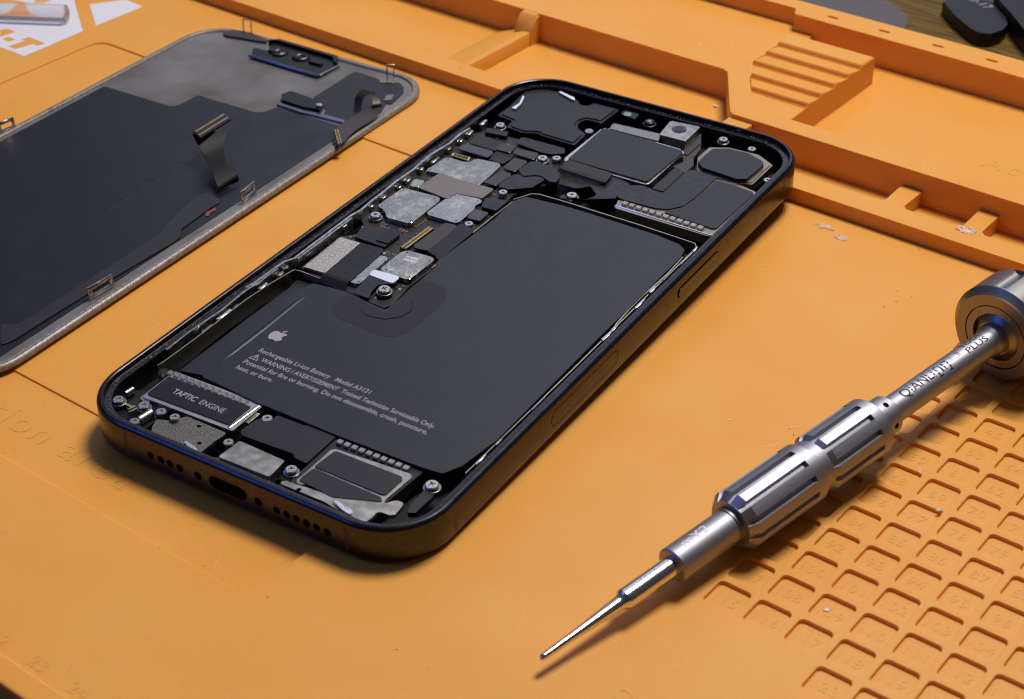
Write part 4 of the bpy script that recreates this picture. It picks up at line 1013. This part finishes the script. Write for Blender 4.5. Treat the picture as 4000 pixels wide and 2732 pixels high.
# upper board: stickers, ribbons
bp('flex_ribbon', 'flx1', -1.6, .25, 'slate', .08, .2); bp('grey_plate', 'plL1', -1.35, .4, 'greypl', .12, .5, 'smooth grey cover plate')
gc = bp('press_connector', 'gconn', -1.75, .3, 'black', .04, .1)
bm = bmesh.new(); q_ = [Vector(p) for p in T['gconn']]
cxy = sum(q_, Vector((0, 0))) / 4
for i in range(4):
    a, b = q_[i], q_[(i + 1) % 4]; ai, bi = a.lerp(cxy, .2), b.lerp(cxy, .2)
    prism_bm(bm, [tuple(a), tuple(b), tuple(bi), tuple(ai)], -1.9, -1.62, .02, 1)
a, b, c_, d = q_
for s_ in (.33, .66):
    for j in range(9):
        p = a.lerp(d, s_).lerp(b.lerp(c_, s_), (j + 1.6) / 12)
        disc_bm(bm, p.x, p.y, -1.9, -1.66, .09, 6, 0)
from_bm('connector_pins', bm, M['gold'], gc, None)
for k in ('br1', 'br2', 'br3', 'br4'):
    o = bp('brown_plate', k, -1.35, .3, 'brown', .10, .45); o.data.materials.append(M['copper2'])
    for p in o.data.polygons:
        if .12 < p.normal.z < .97: p.material_index = 1
ms = bp('gauze_patch', 'mesh1', -1.75, .3, 'pcb', .04, .1)
bm = bmesh.new(); a, b, c_, d, e_ = (Vector(p) for p in T['mesh1'])
for i in range(11):
    for j in range(9):
        q = a.lerp(b, i / 10).lerp(e_.lerp(c_, i / 10), (j + .5) / 9)
        bmesh.ops.create_icosphere(bm, subdivisions=1, radius=.10 * S, matrix=Matrix.Translation((q.x * S, q.y * S, -1.74 * S)))
from_bm('gauze_knots', bm, M['brown'], ms, 60)
bp('flex_ribbon', 'rib3', -1.65, .2, 'flex', .05, .6); bp('flex_ribbon', 'rib2', -1.4, .2, 'flex', .06, .8); bp('flex_ribbon', 'rib1', -1.2, .22, 'slate', .08, .8)
prism('black_block', T['dkb1'], -2.6, -1.4, M['slate'], LB, .15, 2, .3)
prism('flex_ribbon', T['flexL'], -2.0, -1.45, M['flex'], LB, .1, 2, .8)
# small parts soldered between the shields
bm = bmesh.new(); rs = random.Random(9)
for _ in range(170):
    x, y = rs.uniform(-33, -9.5), rs.uniform(-17, 50)
    l_, w_ = rs.choice(((.5, .28), (.7, .4), (.35, .2))); 
    if rs.random() < .5: l_, w_ = w_, l_
    prism_bm(bm, [(x, y), (x + l_, y), (x + l_, y + w_), (x, y + w_)], -2.41, -2.41 + rs.uniform(.15, .35), 0)
o = from_bm('tiny_components', bm, [M['dsteel']], LB, None); o['kind'] = 'stuff'

# --- upper speaker
SP = prism('earpiece_speaker', T['spk'], -3.4, -1.45, M['black'], PH, .2, 2, .5)
ins = inset(clean(T['spk']), .75)
prism('speaker_cover', ins, -1.6, -1.2, M['slate'], SP, .15, 2, .6)
for k in ('spkgold1', 'spkgold2'): prism('contact_spring', T[k], -1.25, -.75, M['bright'], SP, .15, 2, .1)
# --- cameras
CM = prism('camera_module', T['camrim'], -3.6, -1.15, M['steel'], PH, .35, 3, .9)
prism('camera_cover', T['camtop'], -1.3, -.8, M['slate'], CM, .1, 2, .4)
prism('camera_flap', T['flap'], -1.0, -.62, M['brownflap'], CM, .08, 2, .3)
ff = T['flexfold']
quadstrip('camera_flex', smooth_rows([((*ff[0], -.72), (*ff[1], -.72)), ((ff[0][0] + .2, ff[0][1] - .9, -.85), (ff[1][0] + .1, ff[1][1] - .9, -.85)), ((ff[0][0] + .3, ff[0][1] - 1.7, -1.4), (ff[1][0] - .6, ff[1][1] - 1.6, -1.4)), ((ff[0][0] + .6, ff[0][1] - 3.4, -2.0), (ff[1][0] - 2.5, ff[1][1] - 3.0, -1.8)), ((ff[0][0] + .6, ff[0][1] - 5.2, -2.2), (ff[1][0] - 4.6, ff[1][1] - 5.0, -1.9))]), .18, M['flex'], CM)
prism('camera_clip', T['bkt'], -3.0, -1.7, M['brown'], CM, .12, 2, .2); prism('camera_clip', T['bkt2'], -3, -2.0, M['brown'], CM, .1, 2, .2)
FS = prism('face_sensor_bracket', T['fidrail'], -2.0, -.85, M['dsteel'], PH, .3, 3, .3)
prism('dot_projector', T['dot'], -1.6, 0.0, M['black'], FS, .15, 2, .3)
q_ = T['dotl'][0]; disc('projector_lens', q_[0], q_[1], -.05, .05, 1.0, M['greenglass'], FS, 24, .03)
q_ = T['irc'][0]
disc('infrared_camera', q_[0], q_[1], -1.8, -.55, 1.75, M['black'], FS, 32, .3); disc('infrared_camera', q_[0], q_[1], -.6, .05, 1.25, M['black'], FS, 32, .25)
disc('infrared_lens', q_[0] - .1, q_[1] + .1, .0, .07, .55, M['greenglass'], FS, 20, .03)
FC = prism('front_camera', T['fcam'], -2.6, -.3, M['silver'], PH, .35, 3, .35)
q_ = T['fcaml'][0]
disc('lens_ring', q_[0], q_[1], -.35, -.24, 1.75, M['black'], FC, 36, .03); disc('lens_ring', q_[0], q_[1], -.3, -.17, 1.42, M['dsteel'], FC, 36, .03)
disc('lens_glass', q_[0], q_[1], -.25, -.12, 1.28, M['glass'], FC, 36, .05); disc('lens_pupil', q_[0], q_[1], -.14, -.105, .5, M['pupil'], FC, 20, 0)
# --- second rear camera housing, octagonal
OC = prism('camera_housing', T['octplate'], -3.2, -1.35, M['tan'], PH, .15, 2, .3)
prism('housing_rim', inset(clean(T['octplate']), .5), -1.5, -1.15, M['tan'], OC, .12, 2, .3)
prism('housing_cover', T['oct'], -1.6, -.35, M['slate'], OC, .12, 2, .2)
# --- flash and lower camera plate with its grounding fingers
LP = prism('sensor_tray', T['tan'], -3.4, -1.3, M['tan'], PH, .12, 2, .3)
prism('tray_cover', fillet(T['bigpl'], .5), -1.4, -1.0, M['slate'], LP, .08)
prism('tray_flex', fillet(T['uflex'], .5), -1.35, -.98, M['flex'], LP, .06)
prism('tray_pad', T['srect'], -1.1, -.78, M['slate'], LP, .06, 2, .3)
prism('tray_gasket', T['gaskets'], -2.4, -1.5, M['brown'], LP, .05)
r0, r1 = (Vector(p) for p in T['rail1'])
tube('tray_rail', [(*r0, -1.45), (*r1.lerp(r0, .01), -1.45), (r1.x + .9, r1.y + .35, -1.45)], .3, M['chrome'], LP, 10)
def fingers(parent, key, n, w, d, z, m='silver'):
    a, b = (Vector(p) for p in T[key]); t = (b - a) / (n - 1); tn = t.normalized(); nn = Vector((-tn.y, tn.x))
    bm = bmesh.new()
    prof = [(-d / 2, -.7), (-d / 2, -.12), (-d * .3, .0), (d * .3, 0.0), (d / 2, -.2), (d / 2, -.7)]
    A = [bm.verts.new((-w / 2 * S, y * S, z_ * S)) for y, z_ in prof]; B_ = [bm.verts.new((w / 2 * S, y * S, z_ * S)) for y, z_ in prof]
    for i in range(6): bm.faces.new((A[i], A[(i + 1) % 6], B_[(i + 1) % 6], B_[i]))
    bm.faces.new(A); bm.faces.new(B_[::-1])
    bmesh.ops.bevel(bm, geom=list(bm.edges), offset=.008, segments=2, affect='EDGES')
    proto = None
    for i in range(n):
        p = a + t * i
        if proto is None: o = proto = from_bm('grounding_finger', bm, M[m], parent, 40)
        else:
            o = proto.copy(); C.objects.link(o); o.parent = parent
        o.location = (p.x * S, p.y * S, z * S); o.rotation_euler = (0, 0, math.atan2(tn.y, tn.x))
    return nn
fingers(LP, 'fing', 12, 1.25, 1.35, -.75)
# --- haptic motor
h_ = T['hap']
HM = prism('haptic_motor', [(h_[0][0] - .35, h_[0][1] + 2.0), (h_[1][0] + 1.6, h_[1][1] + 2.0), (h_[2][0] + 1.6, h_[2][1] - .95), (h_[3][0] - .35, h_[3][1] - .95), (h_[4][0] - .4, h_[4][1])], -4.2, -1.2, M['steel'], PH, .7, 4, .3)
prism('motor_cover', h_, -1.5, -1.0, M['black'], HM, .08, 2, .2)
r0, r1 = (Vector(p) for p in T['hrail']); tube('motor_rail', [(*r0, -1.45), (*r1, -1.45)], .5, M['steel'], HM, 16)
prism('motor_clip', [(r0.x + .8, r0.y + 3.6), (r0.x + 1.5, r0.y + 3.6), (r0.x + 1.5, r0.y + 7), (r0.x + .8, r0.y + 7)], -2.6, -1.9, M['silver'], HM, .08)
tx = T['txtH']
an = math.atan2(tx[2][1] - tx[0][1], tx[1][0] - tx[0][0]); y_ = (tx[0][1]) - 1.45
x0_, x1_ = tx[0][0], tx[1][0]; wd_ = x1_ - x0_
text('motor_label', 'TAPTIC', x0_, -66.05, -.992, M['print'], HM, width=wd_ * .45, size=2.05, extrude=.006, bold=.035)
text('motor_label', 'ENGINE', x0_ + wd_ * .535, -66.05, -.992, M['print'], HM, width=wd_ * .465, size=2.05, extrude=.006)
fingers(HM, 'hfing', 12, 1.12, 1.35, -.85, 'silver')
# --- bottom parts
MP = prism('grained_plate', T['mesh2'], -2.3, -1.5, M['mesh'], PH, .1, 2, .3)
for q_ in T['mesh2h']: disc('plate_hole', q_[0], q_[1], -1.56, -1.492, .42, holeM, MP, 16, 0)
prism('gold_tongue', T['goldtip'], -1.4, -1.05, M['bright'], MP, .1, 2, .2)
UP = prism('charging_port_shell', T['usbpl'], -3.6, -1.4, M['silver'], PH, .15, 2, .2)
prism('port_tray', T['usbtray'], -3.6, -2.2, M['greypl'], UP, .1)
prism('sound_box', T['bplate'], -3.8, -1.25, M['slate'], PH, .15, 2, .3)
LS = prism('loudspeaker', T['bspk'], -4.0, -1.6, M['slate'], PH, .15, 2, .4)
prism('speaker_ring', T['bring'], -1.7, -1.25, M['silver'], LS, .15, 2, .6)
prism('speaker_pad', T['bp1'], -1.35, -1.05, M['slate'], LS, .06, 2, .5); prism('speaker_pad', T['bp2'], -1.35, -1.06, M['slate'], LS, .06, 2, .5)
fingers(LS, 'bfing', 10, 1.15, 1.3, -.9, 'silver')
SV = prism('antenna_plate', T['silv'], -2.0, -1.2, M['silver'], PH, .12, 2, .5)
prism('contact_spring', T['contact'], -.95, -.6, M['bright'], SV, .15, 2, .3)
disc('plate_hole', T['silv'][2][0] + 1.2, T['silv'][2][1] - .9, -1.25, -1.19, .45, holeM, SV, 14, 0)
prism('bracket_arm', T['rarm'], -2.4, -1.35, M['slate'], PH, .15, 2, .3)
tube('metal_hinge', [(*T['tube1'][0], -1.45), (*T['tube1'][1], -1.45)], .85, M['dsteel'], PH, 14)
tube('metal_hinge', [(*T['tube2'][0], -1.4), (*T['tube2'][1], -1.4)], .62, M['dsteel'], PH, 14)
prism('ground_plate', T['silvB'], -2.2, -1.5, M['silver'], PH, .1, 2, .2); prism('gold_arm', T['goldarm'], -1.7, -1.3, M['gold'], PH, .08, 2, .15)
prism('corner_block', rrect(5.2, 5.6, 3, 0, 6, -28.5, -72.2), -5.3, -2.2, M['black'], PH, .3)
for x, y in ((-28.9, -74.4), (-28.2, -74.9)): prism('contact_spring', [(x, y), (x + .35, y - .1), (x + .8, y + 1.5), (x + .45, y + 1.6)], -1.8, -.7, M['silver'], PH, .08)
# a round pad of the wall on the left bottom
tube('spring_post', [(-31.2, -62.2, -1.6), (-30.6, -62.0, -1.2)], 1.25, M['dsteel'], PH, 18)
# screws: the phone's screws, one mesh shared
for i, (x, y, z, r) in enumerate(T['screws']):
    o = bpy.data.objects.new('cross_screw', SCREW); C.objects.link(o); o.parent = PH
    o.location = (x * S, y * S, (z + .25) * S); o.scale = (r, r, 1); o.rotation_euler = (0, 0, (i * 1.7) % 1.6)
    if r > 1.1:
        wsh = disc('washer', x, y, z - 1.0, z - .45, r * 1.28, M['dsteel'], PH, 24, .06)

# ------------------------------------------------------------------ the lifted display
DP = empty('lifted_display', 'detached phone display lying face down with its ribbon cables up', 'display panel')
DP.location = (-102.9 * S, -9.1 * S, 0); DP.rotation_euler = (0, 0, math.radians(5.9))
dw, dlh = 38.0, 79.9
od = lambda d: rrect(dw, dlh, 12.2, d, 14)
sweep('bezel_frame', od, [(1.2, .05), (.3, .15), (0, .5), (0, .95), (.25, 1.4), (.7, 1.62), (1.65, 1.62), (1.9, 1.45), (2.0, 1.0), (2.0, .05)], [M['bezel']], DP, True, 50)
PN = prism('metal_back', rrect(dw, dlh, 12.2, 1.85, 12), .1, 1.1, M['panelgrey'], DP, .05)
dp_ = T['d_panel']
blackp = [(-34.9, 33.9)] + [tuple(p) for p in dp_[1:8]] + [(16.6, 47.2), (33.2, 47.1), (34.0, 40), (33.7, -74), (29, -77.2), (-29, -77.2), (-34.9, -72)]
prism('black_film', fillet(blackp, .8, 3), 1.05, 1.25, M['panel'], DP, .05)
# embossed bars faintly visible on the film
for k in range(9): prism('film_emboss', rrect(1.5, 2.2, .4, .0, 3, 10 + 0.0 * k, -12 + k * 5.2), 1.2, 1.285, M['panel'], PN, .05)
prism('flat_ribbon', fillet(T['d_lowflex'], 1.2, 3), 1.2, 1.55, M['ribgrey'], DP, .1)
r_ = T['d_rib']; rows = [(tuple(r_[i]), tuple(r_[i + 1])) for i in range(0, 12, 2)]
RB = quadstrip('display_ribbon', smooth_rows(rows, 5), .18, [M['ribbon']], DP)
c4 = [Vector(p) for p in T['d_conn']]
ax = (c4[1] - c4[0]).normalized(); ay = (c4[3] - c4[0]).normalized(); az = ax.cross(ay).normalized()
if az.z < 0: az = -az
def boxat(bm, o_, dx, dy, dz):
    vs = [bm.verts.new((o_ + dx * i + dy * j + dz * k) * S) for k in (0, 1) for j in (0, 1) for i in (0, 1)]
    for f in ((0, 1, 3, 2), (4, 5, 7, 6), (0, 1, 5, 4), (2, 3, 7, 6), (0, 2, 6, 4), (1, 3, 7, 5)): bm.faces.new([vs[i] for i in f])
wid = (c4[1] - c4[0]).length; hei = (c4[3] - c4[0]).length
bm = bmesh.new(); boxat(bm, c4[0] - az * .2 - ax * .3, ax * (wid + .6), ay * (hei + .2), az * .45)
bmesh.ops.bevel(bm, geom=list(bm.edges), offset=.012, segments=2, affect='EDGES'); CNX = from_bm('ribbon_connector', bm, M['black'], RB, 40)
bm = bmesh.new()
for s_ in (.22, .72):
    for j in range(26): boxat(bm, c4[0] + ax * (wid * (j + .7) / 27) + ay * (hei * s_ - .28) + az * .2, ax * .2, ay * .62, az * .16)
from_bm('connector_pins', bm, M['gold'], RB, None)
def hook(key, h=2.7, lean=0.15):
    a, b = (Vector(p) for p in T[key]); d = (b - a); l_ = d.length; d.normalize(); n_ = Vector((-d.y, d.x, 0)); up = Vector((0, 0, 1)) + n_ * lean
    bm = bmesh.new()
    th = .22
    def fr(x0, x1, z0, z1): boxat(bm, a + d * x0 + up * z0, d * (x1 - x0), n_ * th, up * (z1 - z0))
    fr(0, l_, 0, .75); fr(0, l_ * .16, .75, h * .72); fr(l_ * .84, l_, .75, h * .72); fr(0, l_, h * .72, h)
    bmesh.ops.remove_doubles(bm, verts=bm.verts, dist=.0001)
    return from_bm('metal_hook', bm, M['steel'], DP, 30)
hook('d_hook1'); hook('d_hook2'); hook('d_hook3')
def loop(key, h=3.6):
    a, b = (Vector(p) for p in T[key])
    tube('wire_loop', [tuple(a), tuple(a + Vector((0, 0, h * .5))), tuple(a + Vector((0, .2, h))), tuple(b + Vector((0, .2, h * .95))), tuple(b + Vector((0, 0, h * .5))), tuple(b)], .2, M['steel'], DP, 8)
loop('d_loop1'); loop('d_loop2')
SE = prism('sensor_window', fillet(T['d_sens'], .5), 1.0, 1.62, M['black'], DP, .12)
sr = T['d_sensrail']
tube('sensor_rim', [(*sr[0], 1.75), (*sr[6], 1.75), (*sr[5], 1.75)], .42, M['bluereflect'], SE, 10)
tube('sensor_rim', [(*sr[5], 1.7), (*sr[4], 1.7), (*sr[3], 1.7)], .28, M['steel'], SE, 8)
ln = T['d_lens']
def torus(name, x, y, z, R0, r0, m, parent):
    tube(name, [(x + R0 * math.cos(a * PI / 12), y + R0 * math.sin(a * PI / 12), z) for a in range(25)], r0, m, parent, 8)
for k in (0, 1):
    p = ln[k]; torus('lens_ring', p[0], p[1], 1.75, 2.0, .34, M['black'], SE); torus('lens_ring', p[0], p[1], 1.85, 1.45, .2, M['dsteel'], SE)
    disc('lens_glass', p[0], p[1], 1.5, 1.7, 1.35, M['glass'] if k else M['brown'], SE, 24, .05)
sx_ = T['d_sens']
prism('sensor_wall', [sx_[3], sx_[4], sx_[5], sx_[6], (sx_[6][0] - .6, sx_[6][1] - .6), (sx_[5][0] - .6, sx_[5][1] - 1.0), (sx_[4][0], sx_[4][1] - 1.0), (sx_[3][0] + .3, sx_[3][1] - 1.0)], 1.0, 2.5, M['black'], SE, .2)
for x_, w_ in ((-6, 3.2), (2, 2.4), (7.5, 4)): prism('sensor_clip', [(sx_[0][0] + 8 + x_, sx_[0][1] + 4.6), (sx_[0][0] + 8 + x_ + w_, sx_[0][1] + 4.6), (sx_[0][0] + 8 + x_ + w_, sx_[0][1] + 5.6), (sx_[0][0] + 8 + x_, sx_[0][1] + 5.6)], 1.5, 2.3, M['flex'], SE, .15)
prism('foil_tab', T['d_tab'], 1.1, 1.75, M['brown'], DP, .1, 2, .4)
EA = prism('proximity_module', T['d_ear'], 1.1, 2.3, M['black'], DP, .15, 2, .3)
prism('module_rim', T['d_earrail'], 1.0, 1.7, M['bluereflect'], EA, .12, 2, .2)
p = T['d_post'][0]; disc('metal_post', p[0], p[1], 1.2, 3.0, .85, M['steel'], DP, 20, .12)
prism('sensor_flex', fillet(T['d_flex'], .8), 1.05, 1.4, M['slate'], DP, .06)
pd = T['d_pads']; prism('gold_pad', pd[:4], 1.3, 1.6, M['tan'], DP, .05); prism('gold_pad', pd[4:], 1.3, 1.6, M['tan'], DP, .05)
r_ = T['d_arch']; rows = [(tuple(r_[i]), tuple(r_[i + 1])) for i in range(0, 20, 2)]
AR = quadstrip('sensor_ribbon', smooth_rows(rows, 4), .16, [M['ribbonbrown']], DP)
c4 = [Vector(p) for p in T['d_gcon']]
bm = bmesh.new(); ax = c4[1] - c4[0]; ay = c4[3] - c4[0]; az = Vector((0, 0, 1))
boxat(bm, c4[0] + az * .02, ax, ay, az * .35); from_bm('ribbon_connector', bm, M['black'], AR, 30)
bm = bmesh.new()
for s_ in (.18, .62):
    for j in range(9): boxat(bm, c4[0] + ax * s_ + ay * ((j + .6) / 10) + az * .36, ax * .24, ay * .06, az * .1)
from_bm('connector_pins', bm, M['gold'], AR, None)
prism('red_mark', T['d_red'], 1.1, 1.45, mat('red_ink', (.28, .05, .03), .5), DP, 0)
# crumbs of glue along the bezel
bm = bmesh.new(); rs = random.Random(21); led = od(1.3)
for i in range(len(led)):
    a, b = Vector(led[i]), Vector(led[(i + 1) % len(led)]); k = max(1, int((b - a).length / .8))
    for j in range(k):
        if rs.random() < .45:
            q = a.lerp(b, j / k) + Vector((rs.uniform(-.6, .6), rs.uniform(-.6, .6)))
            bmesh.ops.create_icosphere(bm, subdivisions=1, radius=rs.uniform(.06, .2) * S, matrix=Matrix.Translation((q.x * S, q.y * S, 1.6 * S)) @ Matrix.Diagonal((1.6, 1.6, .6, 1)))
o = from_bm('bezel_crumbs', bm, M['bezel'], DP, 60); o['kind'] = 'stuff'

# ------------------------------------------------------------------ precision screwdriver
SD = empty('precision_screwdriver', 'silver precision screwdriver with ribbed grip and round swivel cap', 'screwdriver')
A0 = Vector((75.16, -79.1, 3.0)); A1 = Vector((96.4, 38.0, 10.2))
axd = (A1 - A0).normalized()
LEN = (A1 - A0).length
xax = Vector((0, 0, 1)).cross(axd).normalized(); yax = axd.cross(xax).normalized()
m4 = Matrix.Identity(4)
for i in range(3): m4[i][0] = xax[i]; m4[i][1] = yax[i]; m4[i][2] = axd[i]; m4[i][3] = A0[i] * S
SD.matrix_world = m4
def lathe(name, prof, m, n=48, parent=SD, angle=35):
    bm = bmesh.new(); rings = []
    for s_, r in prof: rings.append([bm.verts.new((r * S * math.cos(2 * PI * k / n), r * S * math.sin(2 * PI * k / n), s_ * S)) for k in range(n)])
    for i in range(len(rings) - 1):
        for k in range(n): bm.faces.new((rings[i][k], rings[i][(k + 1) % n], rings[i + 1][(k + 1) % n], rings[i + 1][k]))
    bm.faces.new(rings[0]); bm.faces.new(rings[-1])
    return from_bm(name, bm, m, parent, angle)
def grip(name, s0, s1, r, n=11):
    """ribbed barrel: flats with grooves between, chamfered front end, grooves run out before the rear"""
    bm = bmesh.new(); rings = []
    per = 16; N_ = n * per
    def rad(k, depth):
        t = (k % per) / per
        if depth == 0: return r
        if t < 5 / per: return r - depth
        ha = 2 * PI / n * (per - 5) / per / 2; ph = (t - 5 / per) * 2 * PI / n - ha
        return .5 * r + .5 * r * math.cos(ha) / math.cos(ph)
    for s_, rr, dep in ((s0, r - 1.25, 0), (s0 + .02, r - 1.25, 0), (s0 + 1.6, r, .0), (s0 + 1.62, r, .8), (s1 - 2.7, r, .8), (s1 - 2.55, r, 0), (s1 - .25, r, 0), (s1, r - .25, 0)):
        ring = []
        for k in range(N_):
            a = 2 * PI * k / N_ + .22; q = rr if rr < r else rad(k, dep)
            if s_ <= s0 + .02: q = rr
            ring.append(bm.verts.new((q * S * math.cos(a), q * S * math.sin(a), s_ * S)))
        rings.append(ring)
    # let the grooves cut through the chamfer
    for k in range(N_):
        if (k % per) < 5:
            for ring, lim in ((rings[2], r - .8), (rings[0], r - 1.25)):
                v = ring[k]; l_ = math.hypot(v.co.x, v.co.y); f = min(1, lim * S / l_); v.co.x *= f; v.co.y *= f
    for i in range(len(rings) - 1):
        for k in range(N_): bm.faces.new((rings[i][k], rings[i][(k + 1) % N_], rings[i + 1][(k + 1) % N_], rings[i + 1][k]))
    bm.faces.new(rings[0]); bm.faces.new(rings[-1])
    return from_bm(name, bm, M['alu'], SD, 28)
SS = SD_S
lathe('driver_bit', [(0, .25), (.35, .55), (.8, .6), (SS[0] * .4, .72), (SS[0] * .97, 1.22), (SS[0], 1.25), (SS[0] + .35, 1.4), (SS[0] + .9, 1.82), (SS[1] + 4, 1.82)], M['chrome'])
lathe('bit_collar', [(SS[1], 2.0), (SS[1] + .02, 2.85), (SS[1] + .3, 3.12), (SS[2] + 1.5, 3.12), (SS[2] + 2, 3.1)], M['alu'])
lathe('neck_ring', [(SS[2] - .9, 3.05), (SS[2] - .88, 3.35), (SS[2] + 1, 3.35)], M['aludark'])
grip('knurled_grip', SS[2], SS[3], 5.6)
lathe('grip_neck', [(SS[3] - 1, 4.9), (SS[4] + 2, 4.9)], M['alu'])
grip('knurled_grip', SS[4], SS[5], 5.6)
RG = lathe('rear_collar', [(SS[5] - 1, 3.7), (SS[6] - .4, 3.7), (SS[6], 3.35)], M['alu'])
for k in range(5):
    a = 2 * PI * k / 5 + .55
    bm = bmesh.new()
    bmesh.ops.create_uvsphere(bm, u_segments=16, v_segments=8, radius=.62 * S, matrix=Matrix.Translation((3.62 * S * math.cos(a), 3.62 * S * math.sin(a), (SS[6] - 2.0) * S)) @ Matrix.Rotation(a, 4, 'Z') @ Matrix.Diagonal((.25, 1, 1, 1)))
    from_bm('collar_hole', bm, holeM, RG, 60)
SH = lathe('shaft', [(SS[6] - 1, 2.66), (LEN - 3.5, 2.66), (LEN - 3.0, 2.85), (LEN - 2.3, 3.2), (LEN + 2, 3.2)], M['alu'])
# swivel cap with bearing rings
R_ = 10.25
def scalloped_cap():
    prof = [(LEN + .45, 4.9, 0), (LEN + .45, 4.95, 0), (LEN - .55, 5.05, 0), (LEN - .55, 6.55, 0), (LEN + .5, 6.6, 0), (LEN + .5, 6.75, 0), (LEN - .6, 6.8, 0), (LEN - .6, 8.95, 0), (LEN - .2, 9.15, 0),
            (LEN + .75, 10.15, 0), (LEN + .85, R_, 0), (LEN + 1.2, R_, 0), (LEN + 1.6, R_, 1), (LEN + 8.3, R_, 1), (LEN + 8.5, R_, 0), (LEN + 9.3, R_ - .8, 0)]
    n = 7 * 24; bm = bmesh.new(); rings = []
    for z, r, cut in prof:
        ring = []
        for k in range(n):
            a = 2 * PI * k / n + .35; t = (k % 24) / 24; q = r
            if cut and t < .3: q = r - .75 * math.sin(PI * t / .3) ** .6
            ring.append(bm.verts.new((q * S * math.cos(a), q * S * math.sin(a), z * S)))
        rings.append(ring)
    for i in range(len(rings) - 1):
        for k in range(n): bm.faces.new((rings[i][k], rings[i][(k + 1) % n], rings[i + 1][(k + 1) % n], rings[i + 1][k]))
    bm.faces.new(rings[0]); bm.faces.new(rings[-1])
    return from_bm('swivel_cap', bm, M['aludark'], SD, 25)
scalloped_cap()
lathe('bearing_hub', [(LEN - .3, 2.7), (LEN - .9, 2.9), (LEN - .9, 3.5), (LEN + .1, 4.75), (LEN + .5, 4.8)], M['aludark'], 60)
# lettering wrapped round the shaft and the bearing ring
def wrap_text(name, body, s0, ang, size, r, m, parent, width=None, bold=0.0):
    me = text_mesh(body, size * S, 0.0, 1.0, bold * S)
    bm = bmesh.new(); bm.from_mesh(me); bmesh.ops.triangulate(bm, faces=bm.faces); bmesh.ops.subdivide_edges(bm, edges=bm.edges, cuts=2); bmesh.ops.triangulate(bm, faces=bm.faces); bm.to_mesh(me); bm.free()
    xs = [v.co.x for v in me.vertices]; k = width * S / (max(xs) - min(xs)) if width else 1
    for v in me.vertices:
        th = ang - v.co.y / (r * S)
        z = s0 * S + (v.co.x - min(xs)) * k
        v.co = (r * S * math.cos(th), r * S * math.sin(th), z)
    return link(name, me, m, parent, None)
TA = TEXT_ANG
wrap_text('shaft_text', 'QIANLI', SS[6] + 3.2, TA, 2.9, 2.675, M['printdark'], SH, 9.4, .03)
wrap_text('shaft_mark', '[il]', SS[6] + 13.2, TA, 2.7, 2.675, M['printdark'], SH, 3.9, .03)
wrap_text('shaft_mark', 'I', SS[6] + 18.2, TA - .2, 2.4, 2.675, M['printdark'], SH, .12)
wrap_text('shaft_mark', 'II', SS[6] + 20.2, TA - .2, 2.4, 2.675, M['printdark'], SH, .55)
wrap_text('shaft_text', 'TOOL', SS[6] + 22.4, TA - .62, 1.7, 2.675, M['printdark'], SH, 6.2, .02)
wrap_text('shaft_text', 'PLUS', SS[6] + 22.4, TA, 1.7, 2.675, M['printdark'], SH, 6.2, .02)
wrap_text('collar_text', 'mY2', SS[1] + 2.6, TA - .25, 2.6, 3.135, M['white'], SD, 6.0, .01)
wrap_text('bit_text', 'IIIIIIII', SS[0] + 4.6, TA - .2, 1.1, 1.835, M['dsteel'], SD, 8.0)
def ring_text(body, a0, da, r, size, m):
    for i, ch in enumerate(body):
        if ch == ' ': continue
        me = text_mesh(ch, size * S); xs = [v.co.x for v in me.vertices]; cx = (min(xs) + max(xs)) / 2
        a = a0 + da * i
        for v in me.vertices:
            x, y = v.co.x - cx, v.co.y - size * S * .35
            # seen from the tip, so mirrored in x
            rr = r * S + y
            v.co = (-(rr * math.cos(a) + x * math.sin(a)), rr * math.sin(a) - x * math.cos(a), (LEN - .575) * S)
        link('ring_text', me, m, SD, None)
ring_text('1830555420.5', 3.4, -.205, 5.75, 1.35, M['printpink'])
ring_text('B', -1.5, -.2, 5.75, 1.35, M['printpink'])

# ------------------------------------------------------------------ clear rod, clear dish, black tools behind the mat
t0, t1 = T['tube']
d_ = (Vector(t1) - Vector(t0)); d_.normalize()
e_ = Vector(t0) + d_ * 70
rod = tube('acrylic_rod', [(t0[0], t0[1], 2.55), (t0[0] + d_.x * .3, t0[1] + d_.y * .3, 2.55), (e_.x, e_.y, 2.55)], [2.1, 2.5, 2.5], M['clear'], None, 32)
tag(rod, 'clear acrylic rod lying across the white printed logo', 'rod')
bm = bmesh.new(); disc_bm(bm, -16.0, 184.0, -3.99, -2.9, 18.5, 64, .3)
tag(from_bm('clear_lid', bm, M['haze'], None, 40), 'hazy clear round plastic lid on the table behind the mat', 'lid')
TL = prism('pry_tool', fillet(T['tool1'] + [], 1.0), -3.95, 0.0, M['tool'], None, .8, 3)
tag(TL, 'flat black pry tool with a rounded tip and grey lettering on wood', 'pry tool')
tt = T['tool1t']
an = math.atan2(tt[1][1] - tt[0][1], tt[1][0] - tt[0][0])
text('tool_text', 'NO-17', tt[0][0] - 4.6, tt[0][1] + 4.0, .01, M['print'], TL, size=4.2, ang=an, extrude=.01)
T2 = prism('tool_handle', T['tool2'], -3.95, 2.2, M['tool'], None, 1.6, 4, 2.0)
tag(T2, 'thick black tool handle with a painted grey highlight at the far right', 'tool handle')
prism('grey_highlight', [(28, 213), (33.5, 203.5), (40, 197), (44, 205), (36, 216)], 1.5, 2.28, M['toolgrey'], T2, .05)  # highlight on the handle's top, laid on as a flat grey patch
prism('white_mark', [(31.0, 208.5), (32.6, 206.2), (33.6, 206.9), (32.0, 209.2)], 2.2, 2.32, M['white'], T2, 0)
